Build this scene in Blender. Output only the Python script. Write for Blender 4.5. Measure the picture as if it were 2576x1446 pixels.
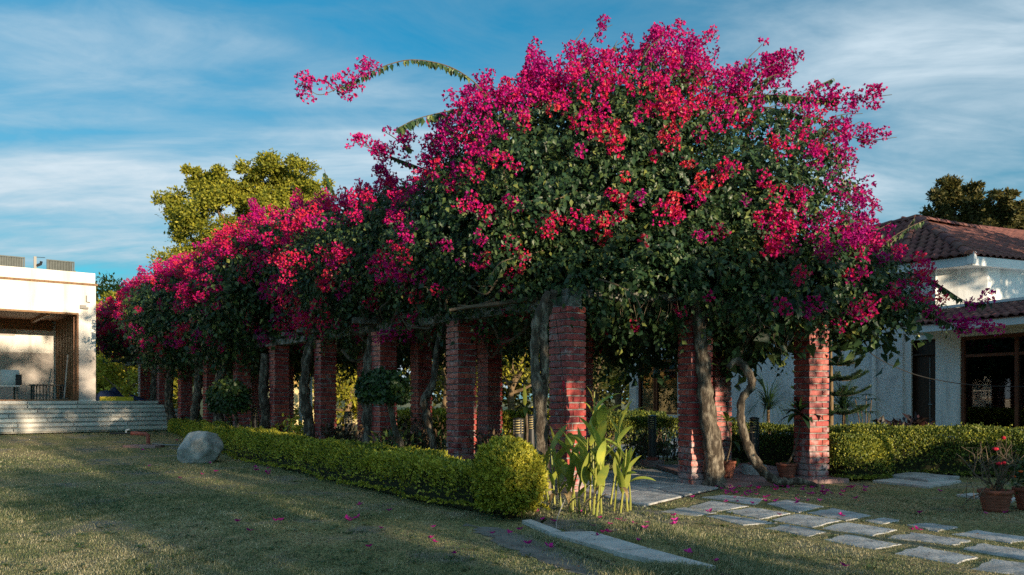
import bpy, math, random
import numpy as np
from math import radians, sin, cos, pi, atan2, hypot
for o in list(bpy.data.objects): bpy.data.objects.remove(o)
sc = bpy.context.scene
C = sc.collection
rnd = random.Random(7)
R = np.random.RandomState(11)

# ---------------------------------------------------------------- camera, world, sun, exposure
cd = bpy.data.cameras.new('camera'); cam = bpy.data.objects.new('camera', cd); C.objects.link(cam)
cam.location = (0, 0, 1.2); cam.rotation_euler = (radians(90), 0, 0)
cd.sensor_width = 36; cd.lens = 28.8; cd.shift_y = 0.1076; cd.clip_end = 2000; cd.clip_start = 0.05
sc.camera = cam
SUN_EL = radians(6.5); SUN_AZ = atan2(0.62, -0.785)      # azimuth measured from +Y towards +X
tosun = np.array([sin(SUN_AZ)*cos(SUN_EL), cos(SUN_AZ)*cos(SUN_EL), sin(SUN_EL)])
w = bpy.data.worlds.new('World'); sc.world = w; w.use_nodes = True
nt = w.node_tree; nt.nodes.clear()
def N(t, tree=None, **kw):
    n = (tree or nt).nodes.new(t)
    for k, v in kw.items(): setattr(n, k, v)
    return n
def LK(a, b, tree=None): (tree or nt).links.new(a, b)
def mathn(op, a, b, tree=None):
    n = N('ShaderNodeMath', tree, operation=op)
    for i, x in enumerate((a, b)):
        if x is None: continue
        if isinstance(x, (int, float)): n.inputs[i].default_value = x
        else: LK(x, n.inputs[i], tree)
    return n.outputs[0]
out = N('ShaderNodeOutputWorld'); bg = N('ShaderNodeBackground')
sky = N('ShaderNodeTexSky', sky_type='NISHITA', sun_disc=False, sun_elevation=SUN_EL, sun_rotation=SUN_AZ, air_density=1.0, dust_density=0.6, ozone_density=2.2)
tint = N('ShaderNodeMix', data_type='RGBA', blend_type='MULTIPLY'); tint.inputs[0].default_value = 1.0
tint.inputs[7].default_value = (0.015, 0.43, 0.53, 1)
LK(sky.outputs[0], tint.inputs[6])
tc = N('ShaderNodeTexCoord'); sep = N('ShaderNodeSeparateXYZ'); LK(tc.outputs['Generated'], sep.inputs[0])
zc = mathn('ADD', mathn('MAXIMUM', sep.outputs[2], 0.0), 0.16)
px = mathn('DIVIDE', sep.outputs[0], zc); py = mathn('DIVIDE', sep.outputs[1], zc)
cmb = N('ShaderNodeCombineXYZ'); LK(px, cmb.inputs[0]); LK(py, cmb.inputs[1])
mp = N('ShaderNodeMapping'); mp.inputs['Rotation'].default_value = (0, 0, radians(-24)); mp.inputs['Scale'].default_value = (0.62, 1.25, 1); mp.inputs['Location'].default_value = (11.3, 6.1, 4.4)
LK(cmb.outputs[0], mp.inputs[0])
n1 = N('ShaderNodeTexNoise'); n1.inputs['Scale'].default_value = 0.85; n1.inputs['Detail'].default_value = 9; n1.inputs['Roughness'].default_value = 0.56; n1.inputs['Distortion'].default_value = 0.5
n2 = N('ShaderNodeTexNoise'); n2.inputs['Scale'].default_value = 3.4; n2.inputs['Detail'].default_value = 8; n2.inputs['Roughness'].default_value = 0.62; n2.inputs['Distortion'].default_value = 0.9
LK(mp.outputs[0], n1.inputs[0]); LK(mp.outputs[0], n2.inputs[0])
mixn = mathn('ADD', mathn('MULTIPLY', n1.outputs[0], 0.80), mathn('MULTIPLY', n2.outputs[0], 0.20))
cr = N('ShaderNodeValToRGB'); LK(mixn, cr.inputs[0])
cr.color_ramp.elements[0].position = 0.38; cr.color_ramp.elements[0].color = (0, 0, 0, 1)
cr.color_ramp.elements[1].position = 0.62; cr.color_ramp.elements[1].color = (1, 1, 1, 1)
cc = N('ShaderNodeValToRGB'); LK(mixn, cc.inputs[0])
cc.color_ramp.elements[0].position = 0.46; cc.color_ramp.elements[0].color = (0.70, 1.08, 1.32, 1)
cc.color_ramp.elements[1].position = 0.68; cc.color_ramp.elements[1].color = (1.9, 2.2, 2.42, 1)
hz = mathn('MULTIPLY', mathn('SUBTRACT', 1.0, mathn('MINIMUM', mathn('MULTIPLY', mathn('MAXIMUM', sep.outputs[2], 0.0), 2.4), 1.0)), 0.42)
fac = mathn('MINIMUM', mathn('ADD', mathn('MULTIPLY', cr.outputs[0], 0.86), hz), 1.0)
mx = N('ShaderNodeMix', data_type='RGBA'); LK(fac, mx.inputs[0]); LK(tint.outputs[2], mx.inputs[6]); LK(cc.outputs[0], mx.inputs[7])
glow = N('ShaderNodeMix', data_type='RGBA', blend_type='ADD'); glow.inputs[0].default_value = 0.70; veil = N('ShaderNodeMix', data_type='RGBA', blend_type='MULTIPLY'); veil.inputs[0].default_value = 1; LK(cc.outputs[0], veil.inputs[6]); vz = mathn('ADD', mathn('MULTIPLY', mathn('POWER', mathn('MAXIMUM', sep.outputs[2], 0.0), 2.0), 5.5), 0.70); LK(vz, veil.inputs[7]); LK(veil.outputs[2], glow.inputs[6])   # a thin cloud sheet is brightest overhead; LK(sky.outputs[0], glow.inputs[7]); LK(glow.outputs[2], mx.inputs[7])   # cloud brightens towards the sun
LK(mx.outputs[2], bg.inputs[0]); bg.inputs[1].default_value = 0.112; LK(bg.outputs[0], out.inputs[0])
sd = bpy.data.lights.new('sun', 'SUN'); sd.energy = 2.0; sd.angle = radians(0.5); sd.color = (1.0, 0.80, 0.55)
so = bpy.data.objects.new('sun', sd); C.objects.link(so)
import mathutils
so.rotation_euler = mathutils.Vector(tosun).to_track_quat('Z', 'Y').to_euler(); so.location = (20, -12, 20)
sc.view_settings.view_transform = 'Standard'; sc.view_settings.look = 'None'; sc.view_settings.exposure = 1.90; sc.view_settings.gamma = 1.0
sc.render.engine = 'CYCLES'
cy = sc.cycles; cy.use_denoising = False; cy.max_bounces = 6; cy.diffuse_bounces = 4; cy.glossy_bounces = 3; cy.transmission_bounces = 4; cy.transparent_max_bounces = 6
cy.caustics_reflective = False; cy.caustics_refractive = False; cy.sample_clamp_indirect = 6.0

# ---------------------------------------------------------------- placing: photo coordinates (2575 wide) on the ground / at a depth
F = 2060.0; CX = 1287.5; HZ = 1000.0; EYE = 1.2
def G(x, y, z=0.0):
    Y = (EYE - z)*F/(y - HZ); return np.array([(x - CX)/F*Y, Y, z])
def P(x, y, Y): return np.array([(x - CX)/F*Y, Y, EYE + (HZ - y)/F*Y])

# ---------------------------------------------------------------- materials
def mat(name, c1, c2=None, rough=0.7, scale=8.0, bump=0.0, bscale=None, spec=0.3, attr=None, objrand=None, detail=6, ramp=(0.35, 0.68), metal=0.0, transl=0.0, gen='Object', stretch=None):
    m = bpy.data.materials.new(name); m.use_nodes = True; t = m.node_tree; b = t.nodes['Principled BSDF']
    b.inputs['Roughness'].default_value = rough; b.inputs['Specular IOR Level'].default_value = spec; b.inputs['Metallic'].default_value = metal
    co = N('ShaderNodeTexCoord', t); src = co.outputs[gen]
    if stretch:
        mpn = N('ShaderNodeMapping', t); mpn.inputs['Scale'].default_value = stretch; LK(src, mpn.inputs[0], t); src = mpn.outputs[0]
    col = None
    if c2 is not None:
        nz = N('ShaderNodeTexNoise', t); nz.inputs['Scale'].default_value = scale; nz.inputs['Detail'].default_value = detail; nz.inputs['Roughness'].default_value = 0.6
        LK(src, nz.inputs[0], t); f = nz.outputs[0]
        r = N('ShaderNodeValToRGB', t); LK(f, r.inputs[0], t)
        r.color_ramp.elements[0].position = ramp[0]; r.color_ramp.elements[1].position = ramp[1]
        r.color_ramp.elements[0].color = (*c1, 1); r.color_ramp.elements[1].color = (*c2, 1); col = r.outputs[0]
    else:
        rgb = N('ShaderNodeRGB', t); rgb.outputs[0].default_value = (*c1, 1); col = rgb.outputs[0]
    if attr:                                             # per-leaf colour, mixed from two extra colours by a stored random number
        a = N('ShaderNodeAttribute', t, attribute_name='tint'); r = N('ShaderNodeValToRGB', t); LK(a.outputs['Fac'], r.inputs[0], t)
        els = r.color_ramp.elements
        while len(els) < len(attr): els.new(0.5)
        for i, (p_, c_) in enumerate(attr): els[i].position = p_; els[i].color = (*c_, 1)
        col = r.outputs[0]
    if objrand:
        oi = N('ShaderNodeObjectInfo', t); hs = N('ShaderNodeHueSaturation', t); LK(col, hs.inputs['Color'], t)
        LK(mathn('ADD', mathn('MULTIPLY', oi.outputs['Random'], objrand), 1 - objrand/2, t) if False else mathn('ADD', mathn('MULTIPLY', oi.outputs['Random'], objrand, t), 1 - objrand/2, t), hs.inputs['Value'], t)
        LK(mathn('ADD', mathn('MULTIPLY', mathn('FRACT', mathn('MULTIPLY', oi.outputs['Random'], 7.13, t), None, t), 0.02, t), 0.49, t), hs.inputs['Hue'], t)
        col = hs.outputs[0]
    LK(col, b.inputs['Base Color'], t)
    if bump:
        nb = N('ShaderNodeTexNoise', t); nb.inputs['Scale'].default_value = bscale or scale*4; nb.inputs['Detail'].default_value = 8; nb.inputs['Roughness'].default_value = 0.65
        LK(src, nb.inputs[0], t); bn = N('ShaderNodeBump', t); bn.inputs['Strength'].default_value = bump; bn.inputs['Distance'].default_value = 0.03
        LK(nb.outputs[0], bn.inputs['Height'], t); LK(bn.outputs[0], b.inputs['Normal'], t)
    if transl:
        tr = N('ShaderNodeBsdfTranslucent', t); LK(col, tr.inputs[0], t); ms = N('ShaderNodeMixShader', t); ms.inputs[0].default_value = transl
        LK(b.outputs[0], ms.inputs[1], t); LK(tr.outputs[0], ms.inputs[2], t); LK(ms.outputs[0], t.nodes['Material Output'].inputs[0], t)
    m['col'] = 1
    return m
M = {}
M['vine_leaf'] = mat('vine_leaf', (.04,.08,.02), rough=.42, spec=.45, transl=.32, attr=[(0,(.016,.042,.022)),(.4,(.038,.090,.036)),(.75,(.11,.165,.05)),(1,(.30,.33,.085))])
M['bract'] = mat('bract', (.6,.02,.2), rough=.55, spec=.2, transl=.30, attr=[(0,(.30,.004,.16)),(.15,(.46,.006,.24)),(.4,(.62,.010,.19)),(.65,(.70,.018,.09)),(.88,(.72,.06,.05)),(1,(.70,.22,.26))])
M['bract_fallen'] = mat('bract_fallen', (.55,.02,.30), (.42,.015,.16), rough=.6, scale=30, transl=.2, objrand=.5)
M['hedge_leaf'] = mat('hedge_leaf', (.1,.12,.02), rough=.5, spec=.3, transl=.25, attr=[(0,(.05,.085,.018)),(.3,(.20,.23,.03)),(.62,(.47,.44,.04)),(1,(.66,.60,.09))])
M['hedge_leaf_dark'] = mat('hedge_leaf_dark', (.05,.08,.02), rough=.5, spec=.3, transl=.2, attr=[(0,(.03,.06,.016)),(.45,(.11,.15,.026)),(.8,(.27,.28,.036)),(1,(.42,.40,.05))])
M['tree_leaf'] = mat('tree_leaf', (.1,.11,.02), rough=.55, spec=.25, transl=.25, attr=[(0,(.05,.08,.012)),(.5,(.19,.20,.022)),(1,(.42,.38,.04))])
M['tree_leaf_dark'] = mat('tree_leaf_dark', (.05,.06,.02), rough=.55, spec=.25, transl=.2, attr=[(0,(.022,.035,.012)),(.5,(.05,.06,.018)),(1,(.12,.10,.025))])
M['shrub_red'] = mat('shrub_red', (.08,.04,.03), rough=.5, transl=.2, attr=[(0,(.028,.040,.018)),(.5,(.075,.048,.030)),(1,(.17,.11,.06))])
M['plant_green'] = mat('plant_green', (.03,.06,.02), rough=.4, spec=.4, transl=.18, attr=[(0,(.014,.036,.014)),(.6,(.035,.075,.022)),(1,(.10,.14,.03))])
M['plant_dark'] = mat('plant_dark', (.03,.02,.02), rough=.45, transl=.1, attr=[(0,(.014,.012,.012)),(.6,(.040,.018,.020)),(1,(.09,.035,.03))])
M['canna'] = mat('canna', (.42,.44,.07), (.22,.32,.07), rough=.42, spec=.4, scale=7, transl=.30, objrand=.55, detail=9)
M['canna_stem'] = mat('canna_stem', (.36,.34,.07), (.22,.26,.06), rough=.5, scale=9)
M['twig'] = mat('twig', (.09,.065,.045), (.17,.13,.09), rough=.85, scale=20, bump=.3)
M['bark'] = mat('bark', (.065,.050,.037), (.42,.36,.28), rough=.9, scale=10, bump=1.0, bscale=30, ramp=(.46,.74), detail=10, stretch=(1.6,1.6,.55))
M['tree_bark'] = mat('tree_bark', (.10,.07,.04), (.26,.18,.10), rough=.9, scale=3, bump=.7)
M['hedge_core'] = mat('hedge_core', (.018,.022,.010), (.035,.035,.015), rough=.95, scale=20)
M['concrete'] = mat('concrete', (.40,.39,.37), (.60,.58,.55), rough=.9, scale=5, bump=.35, bscale=40)
M['beam'] = mat('beam', (.06,.06,.05), (.34,.33,.30), rough=.9, scale=6, bump=.5, bscale=30, ramp=(.40,.62), detail=10)
M['slab'] = mat('slab', (.29,.29,.285), (.52,.515,.50), rough=.85, scale=4.5, bump=.6, bscale=10, objrand=.30, detail=12, ramp=(.36,.60))
M['screen_metal'] = mat('screen_metal', (.045,.06,.06), (.09,.11,.11), rough=.5, scale=9)
M['dead_leaf'] = mat('dead_leaf', (.20,.12,.05), (.42,.30,.15), rough=.8, scale=14, transl=.15)
M['red_floor'] = mat('red_floor', (.26,.13,.12), (.40,.27,.25), rough=.7, scale=3, bump=.2)
M['white_wall'] = mat('white_wall', (.52,.52,.51), (.80,.80,.79), rough=.85, scale=1.6, bump=.15, bscale=60, ramp=(.30,.52), stretch=(3,3,.35), detail=9)
M['stucco'] = mat('stucco', (.52,.52,.52), (.79,.79,.79), rough=.9, scale=2.0, bump=1.0, bscale=48, ramp=(.28,.54), detail=10)
M['plaster_warm'] = mat('plaster_warm', (.56,.52,.48), (.79,.76,.72), rough=.85, scale=1.1, bump=.15, bscale=40, ramp=(.28,.50), stretch=(3,3,.35), detail=9)
M['stone_tile'] = mat('stone_tile', (.40,.36,.34), (.54,.49,.46), rough=.8, scale=2.2, bump=.25, bscale=12, objrand=.22, stretch=(1,1,2.5))
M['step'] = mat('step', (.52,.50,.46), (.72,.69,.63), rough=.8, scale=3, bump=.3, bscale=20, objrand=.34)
M['riser'] = mat('riser', (.40,.385,.36), (.56,.54,.50), rough=.9, scale=3, bump=.3, objrand=.2)  # darker than the treads, standing in for the shadow under their edges
M['wood'] = mat('wood', (.16,.07,.03), (.28,.135,.06), rough=.55, scale=3, bump=.2, objrand=.2, stretch=(6,6,.6))
M['wood_dark'] = mat('wood_dark', (.025,.014,.009), (.05,.026,.015), rough=.45, scale=4, stretch=(6,6,.6))
M['frame_brown'] = mat('frame_brown', (.11,.035,.018), (.17,.06,.03), rough=.4, scale=4)
M['tile_red'] = mat('tile_red', (.13,.052,.046), (.24,.102,.086), rough=.75, scale=4, bump=.25, bscale=40, objrand=.45)
M['rock'] = mat('rock', (.17,.18,.175), (.50,.50,.48), rough=.9, scale=5, bump=1.0, bscale=7, detail=12, ramp=(.3,.7))
M['pot'] = mat('pot', (.22,.070,.042), (.34,.125,.085), rough=.8, scale=7, bump=.25)
M['soil'] = mat('soil', (.05,.035,.025), (.10,.075,.05), rough=.95, scale=12, bump=.6)
M['black_metal'] = mat('black_metal', (.016,.018,.021), (.030,.032,.035), rough=.38, spec=.5, scale=8)
M['diffuser'] = mat('diffuser', (.62,.50,.22), (.70,.60,.32), rough=.5, scale=6)
M['grey_metal'] = mat('grey_metal', (.20,.22,.22), (.30,.32,.32), rough=.45, metal=.5, scale=9)
M['dark_wicker'] = mat('dark_wicker', (.02,.02,.02), (.07,.065,.06), rough=.7, scale=60, bump=.5)
M['cushion'] = mat('cushion', (.62,.60,.57), (.75,.73,.70), rough=.9, scale=12)
M['tarp'] = mat('tarp', (.012,.020,.060), (.03,.05,.12), rough=.45, scale=6, bump=.4)
M['yellow'] = mat('yellow', (.60,.46,.03), (.70,.55,.05), rough=.6, scale=6)
M['curtain'] = mat('curtain', (.30,.32,.33), (.40,.42,.43), rough=.9, scale=3)
M['room'] = mat('room', (.34,.34,.33), (.46,.46,.45), rough=.9, scale=2)
M['cable'] = mat('cable', (.02,.02,.02), (.03,.03,.03), rough=.6, scale=5)
M['rope'] = mat('rope', (.26,.26,.25), (.36,.35,.33), rough=.9, scale=15)
M['white_paint'] = mat('white_paint', (.70,.71,.72), (.80,.80,.80), rough=.5, scale=4)
M['ochre'] = mat('ochre', (.55,.33,.10), (.66,.44,.16), rough=.85, scale=2)
M['pale_yellow'] = mat('pale_yellow', (.62,.50,.26), (.72,.60,.34), rough=.85, scale=2)
M['green_metal'] = mat('green_metal', (.01,.12,.06), (.02,.17,.08), rough=.5, scale=9)
M['red_pipe'] = mat('red_pipe', (.30,.07,.05), (.38,.12,.09), rough=.6, scale=9)
M['mortar'] = mat('mortar', (.12,.115,.11), (.42,.41,.39), rough=.95, scale=9, bump=.4)
M['orange_petal'] = mat('orange_petal', (.70,.10,.02), (.75,.18,.03), rough=.6, scale=20, transl=.2)
M['red_petal'] = mat('red_petal', (.50,.01,.03), (.60,.02,.05), rough=.6, scale=20, transl=.2)
M['driveway'] = mat('driveway', (.40,.41,.42), (.54,.54,.53), rough=.9, scale=1.5, bump=.2)
M['far_woods'] = mat('far_woods', (.03,.04,.01), rough=.8, transl=.15, attr=[(0,(.03,.04,.010)),(.5,(.07,.075,.014)),(1,(.17,.15,.02))])
# brick: maroon paint over clay, lime stains as dirt with their own shape
def brick_mat():
    m = bpy.data.materials.new('brick_paint'); m.use_nodes = True; t = m.node_tree; b = t.nodes['Principled BSDF']
    b.inputs['Roughness'].default_value = .42; b.inputs['Specular IOR Level'].default_value = .5
    g = N('ShaderNodeNewGeometry', t); oi = N('ShaderNodeObjectInfo', t)
    r = N('ShaderNodeValToRGB', t); LK(oi.outputs['Random'], r.inputs[0], t)
    e = r.color_ramp.elements; e[0].color = (.24,.034,.040,1); e[1].color = (.50,.10,.07,1); x = e.new(.5); x.color = (.38,.055,.052,1)
    n1_ = N('ShaderNodeTexNoise', t); n1_.inputs['Scale'].default_value = 11; n1_.inputs['Detail'].default_value = 9; LK(g.outputs['Position'], n1_.inputs[0], t)
    mm = N('ShaderNodeMix', t, data_type='RGBA', blend_type='MULTIPLY'); mm.inputs[0].default_value = .7; LK(r.outputs[0], mm.inputs[6], t)
    r2 = N('ShaderNodeValToRGB', t); LK(n1_.outputs[0], r2.inputs[0], t); r2.color_ramp.elements[0].position = .3; r2.color_ramp.elements[0].color = (.34,.32,.32,1); r2.color_ramp.elements[1].position = .65; r2.color_ramp.elements[1].color = (1.25,1.2,1.2,1)
    LK(r2.outputs[0], mm.inputs[7], t)
    n2_ = N('ShaderNodeTexNoise', t); n2_.inputs['Scale'].default_value = 6.5; n2_.inputs['Detail'].default_value = 11; n2_.inputs['Roughness'].default_value = .68; LK(g.outputs['Position'], n2_.inputs[0], t)
    sp = N('ShaderNodeSeparateXYZ', t); LK(g.outputs['Position'], sp.inputs[0], t)
    zz = mathn('MULTIPLY', mathn('MAXIMUM', mathn('SUBTRACT', .75, sp.outputs[2], t), 0, t), .28, t)      # damp-rise salts sit low on the pillars
    s = mathn('ADD', n2_.outputs[0], zz, t)
    r3 = N('ShaderNodeValToRGB', t); LK(s, r3.inputs[0], t); r3.color_ramp.elements[0].position = .555; r3.color_ramp.elements[0].color = (0,0,0,1); r3.color_ramp.elements[1].position = .72; r3.color_ramp.elements[1].color = (.8,.8,.8,1)
    mx_ = N('ShaderNodeMix', t, data_type='RGBA'); LK(r3.outputs[0], mx_.inputs[0], t); LK(mm.outputs[2], mx_.inputs[6], t); mx_.inputs[7].default_value = (.44,.40,.40,1)
    LK(mx_.outputs[2], b.inputs['Base Color'], t)
    bn = N('ShaderNodeBump', t); bn.inputs['Strength'].default_value = .5; bn.inputs['Distance'].default_value = .01; LK(n1_.outputs[0], bn.inputs['Height'], t); LK(bn.outputs[0], b.inputs['Normal'], t)
    return m
M['brick'] = brick_mat()
def glass_mat():
    m = bpy.data.materials.new('window_glass'); m.use_nodes = True; t = m.node_tree; t.nodes.clear()
    o = N('ShaderNodeOutputMaterial', t); a = N('ShaderNodeBsdfTransparent', t); a.inputs[0].default_value = (.62,.66,.66,1)
    g = N('ShaderNodeBsdfGlossy', t); g.inputs['Roughness'].default_value = .02; fr = N('ShaderNodeFresnel', t); fr.inputs[0].default_value = 1.9
    mxs = N('ShaderNodeMixShader', t); LK(fr.outputs[0], mxs.inputs[0], t); LK(a.outputs[0], mxs.inputs[1], t); LK(g.outputs[0], mxs.inputs[2], t); LK(mxs.outputs[0], o.inputs[0], t)
    return m
M['glass'] = glass_mat()
def ground_mat():
    m = bpy.data.materials.new('lawn_ground'); m.use_nodes = True; t = m.node_tree; b = t.nodes['Principled BSDF']; b.inputs['Roughness'].default_value = .95; b.inputs['Specular IOR Level'].default_value = .1
    g = N('ShaderNodeNewGeometry', t)
    def nz(s, d=8): 
        n = N('ShaderNodeTexNoise', t); n.inputs['Scale'].default_value = s; n.inputs['Detail'].default_value = d; n.inputs['Roughness'].default_value = .62; LK(g.outputs['Position'], n.inputs[0], t); return n.outputs[0]
    def rp(f, stops):
        r = N('ShaderNodeValToRGB', t); LK(f, r.inputs[0], t); e = r.color_ramp.elements
        while len(e) < len(stops): e.new(.5)
        for i, (p_, c_) in enumerate(stops): e[i].position = p_; e[i].color = (*c_, 1)
        return r.outputs[0]
    a = rp(nz(.55), [(.30,(.13,.15,.07)),(.46,(.25,.23,.11)),(.58,(.36,.28,.16)),(.75,(.18,.17,.085))])
    c = rp(nz(22, 12), [(.32,(.30,.30,.28)),(.68,(1.9,1.85,1.7))])
    mm = N('ShaderNodeMix', t, data_type='RGBA', blend_type='MULTIPLY'); mm.inputs[0].default_value = 1; LK(a, mm.inputs[6], t); LK(c, mm.inputs[7], t)
    bare = rp(nz(1.1, 10), [(.54,(0,0,0)),(.66,(.9,.9,.9))])
    m2 = N('ShaderNodeMix', t, data_type='RGBA'); LK(bare, m2.inputs[0], t); LK(mm.outputs[2], m2.inputs[6], t); m2.inputs[7].default_value = (.24,.22,.19,1)
    LK(m2.outputs[2], b.inputs['Base Color'], t)
    bn = N('ShaderNodeBump', t); bn.inputs['Strength'].default_value = .9; bn.inputs['Distance'].default_value = .03; LK(nz(45, 10), bn.inputs['Height'], t); LK(bn.outputs[0], b.inputs['Normal'], t)
    return m
M['ground'] = ground_mat()
M['bare_soil'] = mat('bare_soil', (.13,.12,.105), (.26,.24,.21), rough=.95, scale=5, bump=.6, bscale=30, gen='Object')
M['grass'] = mat('grass_blade', (.1,.1,.03), rough=.7, spec=.2, transl=.25, attr=[(0,(.06,.11,.055)),(.35,(.19,.225,.10)),(.65,(.36,.335,.19)),(1,(.68,.61,.41))])

# ---------------------------------------------------------------- geometry helpers
org = {}
def tag(o, label=None, cat=None, group=None, kind=None):
    if label: o['label'] = label
    if cat: o['category'] = cat
    if group: o['group'] = group
    if kind: o['kind'] = kind
    return o
def thing(name, loc, label, cat, group=None):
    o = bpy.data.objects.new(name, None); o.empty_display_size = .1; C.objects.link(o)
    o.location = tuple(float(x) for x in loc); org[o.name] = np.array([float(x) for x in loc])
    return tag(o, label, cat, group)
def link(name, me, parent=None, m=None):
    if m is not None and not me.materials: me.materials.append(m)
    o = bpy.data.objects.new(name, me); C.objects.link(o)
    if parent is not None: o.parent = parent
    return o
def pyd(name, V, Fc, m, parent=None, smooth=False, tint=None):
    """one mesh object from world-space vertices"""
    V = np.asarray(V, float).reshape(-1, 3)
    base = org.get(parent.name, np.zeros(3)) if parent is not None else np.zeros(3)
    if parent is None:
        base = np.array([V[:,0].mean(), V[:,1].mean(), V[:,2].min()]) if len(V) else base
    me = bpy.data.meshes.new(name); L = V - base
    if isinstance(Fc, np.ndarray):
        n, k = Fc.shape; me.vertices.add(len(L)); me.vertices.foreach_set('co', L.astype(np.float32).ravel())
        me.loops.add(n*k); me.loops.foreach_set('vertex_index', Fc.astype(np.int32).ravel())
        me.polygons.add(n); me.polygons.foreach_set('loop_start', (np.arange(n)*k).astype(np.int32)); me.polygons.foreach_set('loop_total', np.full(n, k, np.int32))
        me.update(calc_edges=True)
    else:
        me.from_pydata([tuple(v) for v in L], [], Fc); me.update()
    if tint is not None:
        a = me.attributes.new('tint', 'FLOAT', 'POINT'); a.data.foreach_set('value', np.asarray(tint, np.float32))
    if smooth: me.polygons.foreach_set('use_smooth', np.ones(len(me.polygons), bool))
    me.materials.append(m)
    o = link(name, me, parent)
    if parent is None: o.location = tuple(base)
    org[o.name] = base
    return o
class MB:
    def __init__(s): s.v = []; s.f = []
    def add(s, V, Fc):
        n = len(s.v); s.v += [tuple(map(float, p)) for p in V]; s.f += [tuple(i + n for i in f) for f in Fc]; return s
    def box(s, c, size, rz=0.0, jit=0.0):
        x, y, z = [k/2 for k in size]; ca, sa = cos(rz), sin(rz); V = []
        for dz in (-z, z):
            for dx, dy in ((-x,-y),(x,-y),(x,y),(-x,y)):
                dx += rnd.uniform(-jit, jit); dy += rnd.uniform(-jit, jit); V.append((c[0]+dx*ca-dy*sa, c[1]+dx*sa+dy*ca, c[2]+dz+rnd.uniform(-jit, jit)*.5))
        return s.add(V, [(3,2,1,0),(4,5,6,7),(0,1,5,4),(1,2,6,5),(2,3,7,6),(3,0,4,7)])
    def prism(s, poly, z0, z1):
        n = len(poly); V = [(p[0],p[1],z0) for p in poly] + [(p[0],p[1],z1) for p in poly]
        a = sum(poly[i][0]*poly[(i+1)%n][1]-poly[(i+1)%n][0]*poly[i][1] for i in range(n))
        Fc = [tuple(range(n-1,-1,-1)), tuple(range(n,2*n))] + [(i,(i+1)%n,n+(i+1)%n,n+i) for i in range(n)]
        if a < 0: Fc = [tuple(reversed(f)) for f in Fc]
        return s.add(V, Fc)
    def bar(s, a, b, wdt, hgt):
        """box between two points, vertical height hgt, width wdt; a and b are centre line"""
        a = np.array(a, float); b = np.array(b, float); d = b - a; h = np.array([-d[1], d[0], 0]); h /= (np.linalg.norm(h) + 1e-9); h *= wdt/2; u = np.array([0,0,hgt/2])
        V = [a-h-u, a+h-u, a+h+u, a-h+u, b-h-u, b+h-u, b+h+u, b-h+u]
        return s.add(V, [(0,3,2,1)[::-1] if False else (0,1,2,3),(7,6,5,4),(0,4,5,1),(1,5,6,2),(2,6,7,3),(3,7,4,0)])
    def tube(s, pts, rad, n=6, rough=0.0, cap=True):
        pts = np.array(pts, float); k = len(pts); rad = np.full(k, rad) if np.isscalar(rad) else np.array(rad, float)
        t = np.gradient(pts, axis=0); t /= (np.linalg.norm(t, axis=1, keepdims=True) + 1e-9)
        u = np.cross(t[0], [0.13, 0.2, 1]); u = u if np.linalg.norm(u) > 1e-3 else np.array([1.,0,0]); u /= np.linalg.norm(u); V = []
        for i in range(k):
            u = u - t[i]*np.dot(u, t[i]); u /= (np.linalg.norm(u) + 1e-9); b = np.cross(t[i], u)
            for j in range(n):
                a = 2*pi*j/n; r = rad[i]*(1 + (rnd.uniform(-rough, rough) if rough else 0)); V.append(pts[i] + r*(cos(a)*u + sin(a)*b))
        Fc = [(i*n+j, i*n+(j+1)%n, (i+1)*n+(j+1)%n, (i+1)*n+j) for i in range(k-1) for j in range(n)]
        if cap: Fc += [tuple(range(n-1,-1,-1)), tuple((k-1)*n+j for j in range(n))]
        return s.add(V, Fc)
    def lathe(s, c, prof, n=16):
        V = []; k = len(prof)
        for r, z in prof:
            for j in range(n): a = 2*pi*j/n; V.append((c[0]+r*cos(a), c[1]+r*sin(a), c[2]+z))
        Fc = [(i*n+j, i*n+(j+1)%n, (i+1)*n+(j+1)%n, (i+1)*n+j) for i in range(k-1) for j in range(n)]
        Fc += [tuple(range(n-1,-1,-1)), tuple((k-1)*n+j for j in range(n))]
        return s.add(V, Fc)
    def build(s, name, m, parent=None, smooth=False): return pyd(name, s.v, s.f, m, parent, smooth)
def smooth_path(pts, k=5):
    """Catmull-Rom through the points"""
    p = np.array(pts, float); p = np.vstack([2*p[0]-p[1], p, 2*p[-1]-p[-2]]); o = []
    for i in range(1, len(p)-2):
        for j in range(k):
            t = j/k; a, b, c, d = p[i-1], p[i], p[i+1], p[i+2]
            o.append(.5*((2*b)+(-a+c)*t+(2*a-5*b+4*c-d)*t*t+(-a+3*b-3*c+d)*t**3))
    o.append(p[-2]); return np.array(o)
_K = R.normal(size=(9,3)); _K /= np.linalg.norm(_K, axis=1, keepdims=True); _PH = R.uniform(0, 6.28, 9); _FR = R.uniform(.7, 1.5, 9)
def noise(p, s):
    return np.mean([np.sin((p @ _K[i])*s*_FR[i]*2 + _PH[i]) for i in range(9)], axis=0)*1.9
def unit(a): return a/(np.linalg.norm(a, axis=-1, keepdims=True) + 1e-9)
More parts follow.
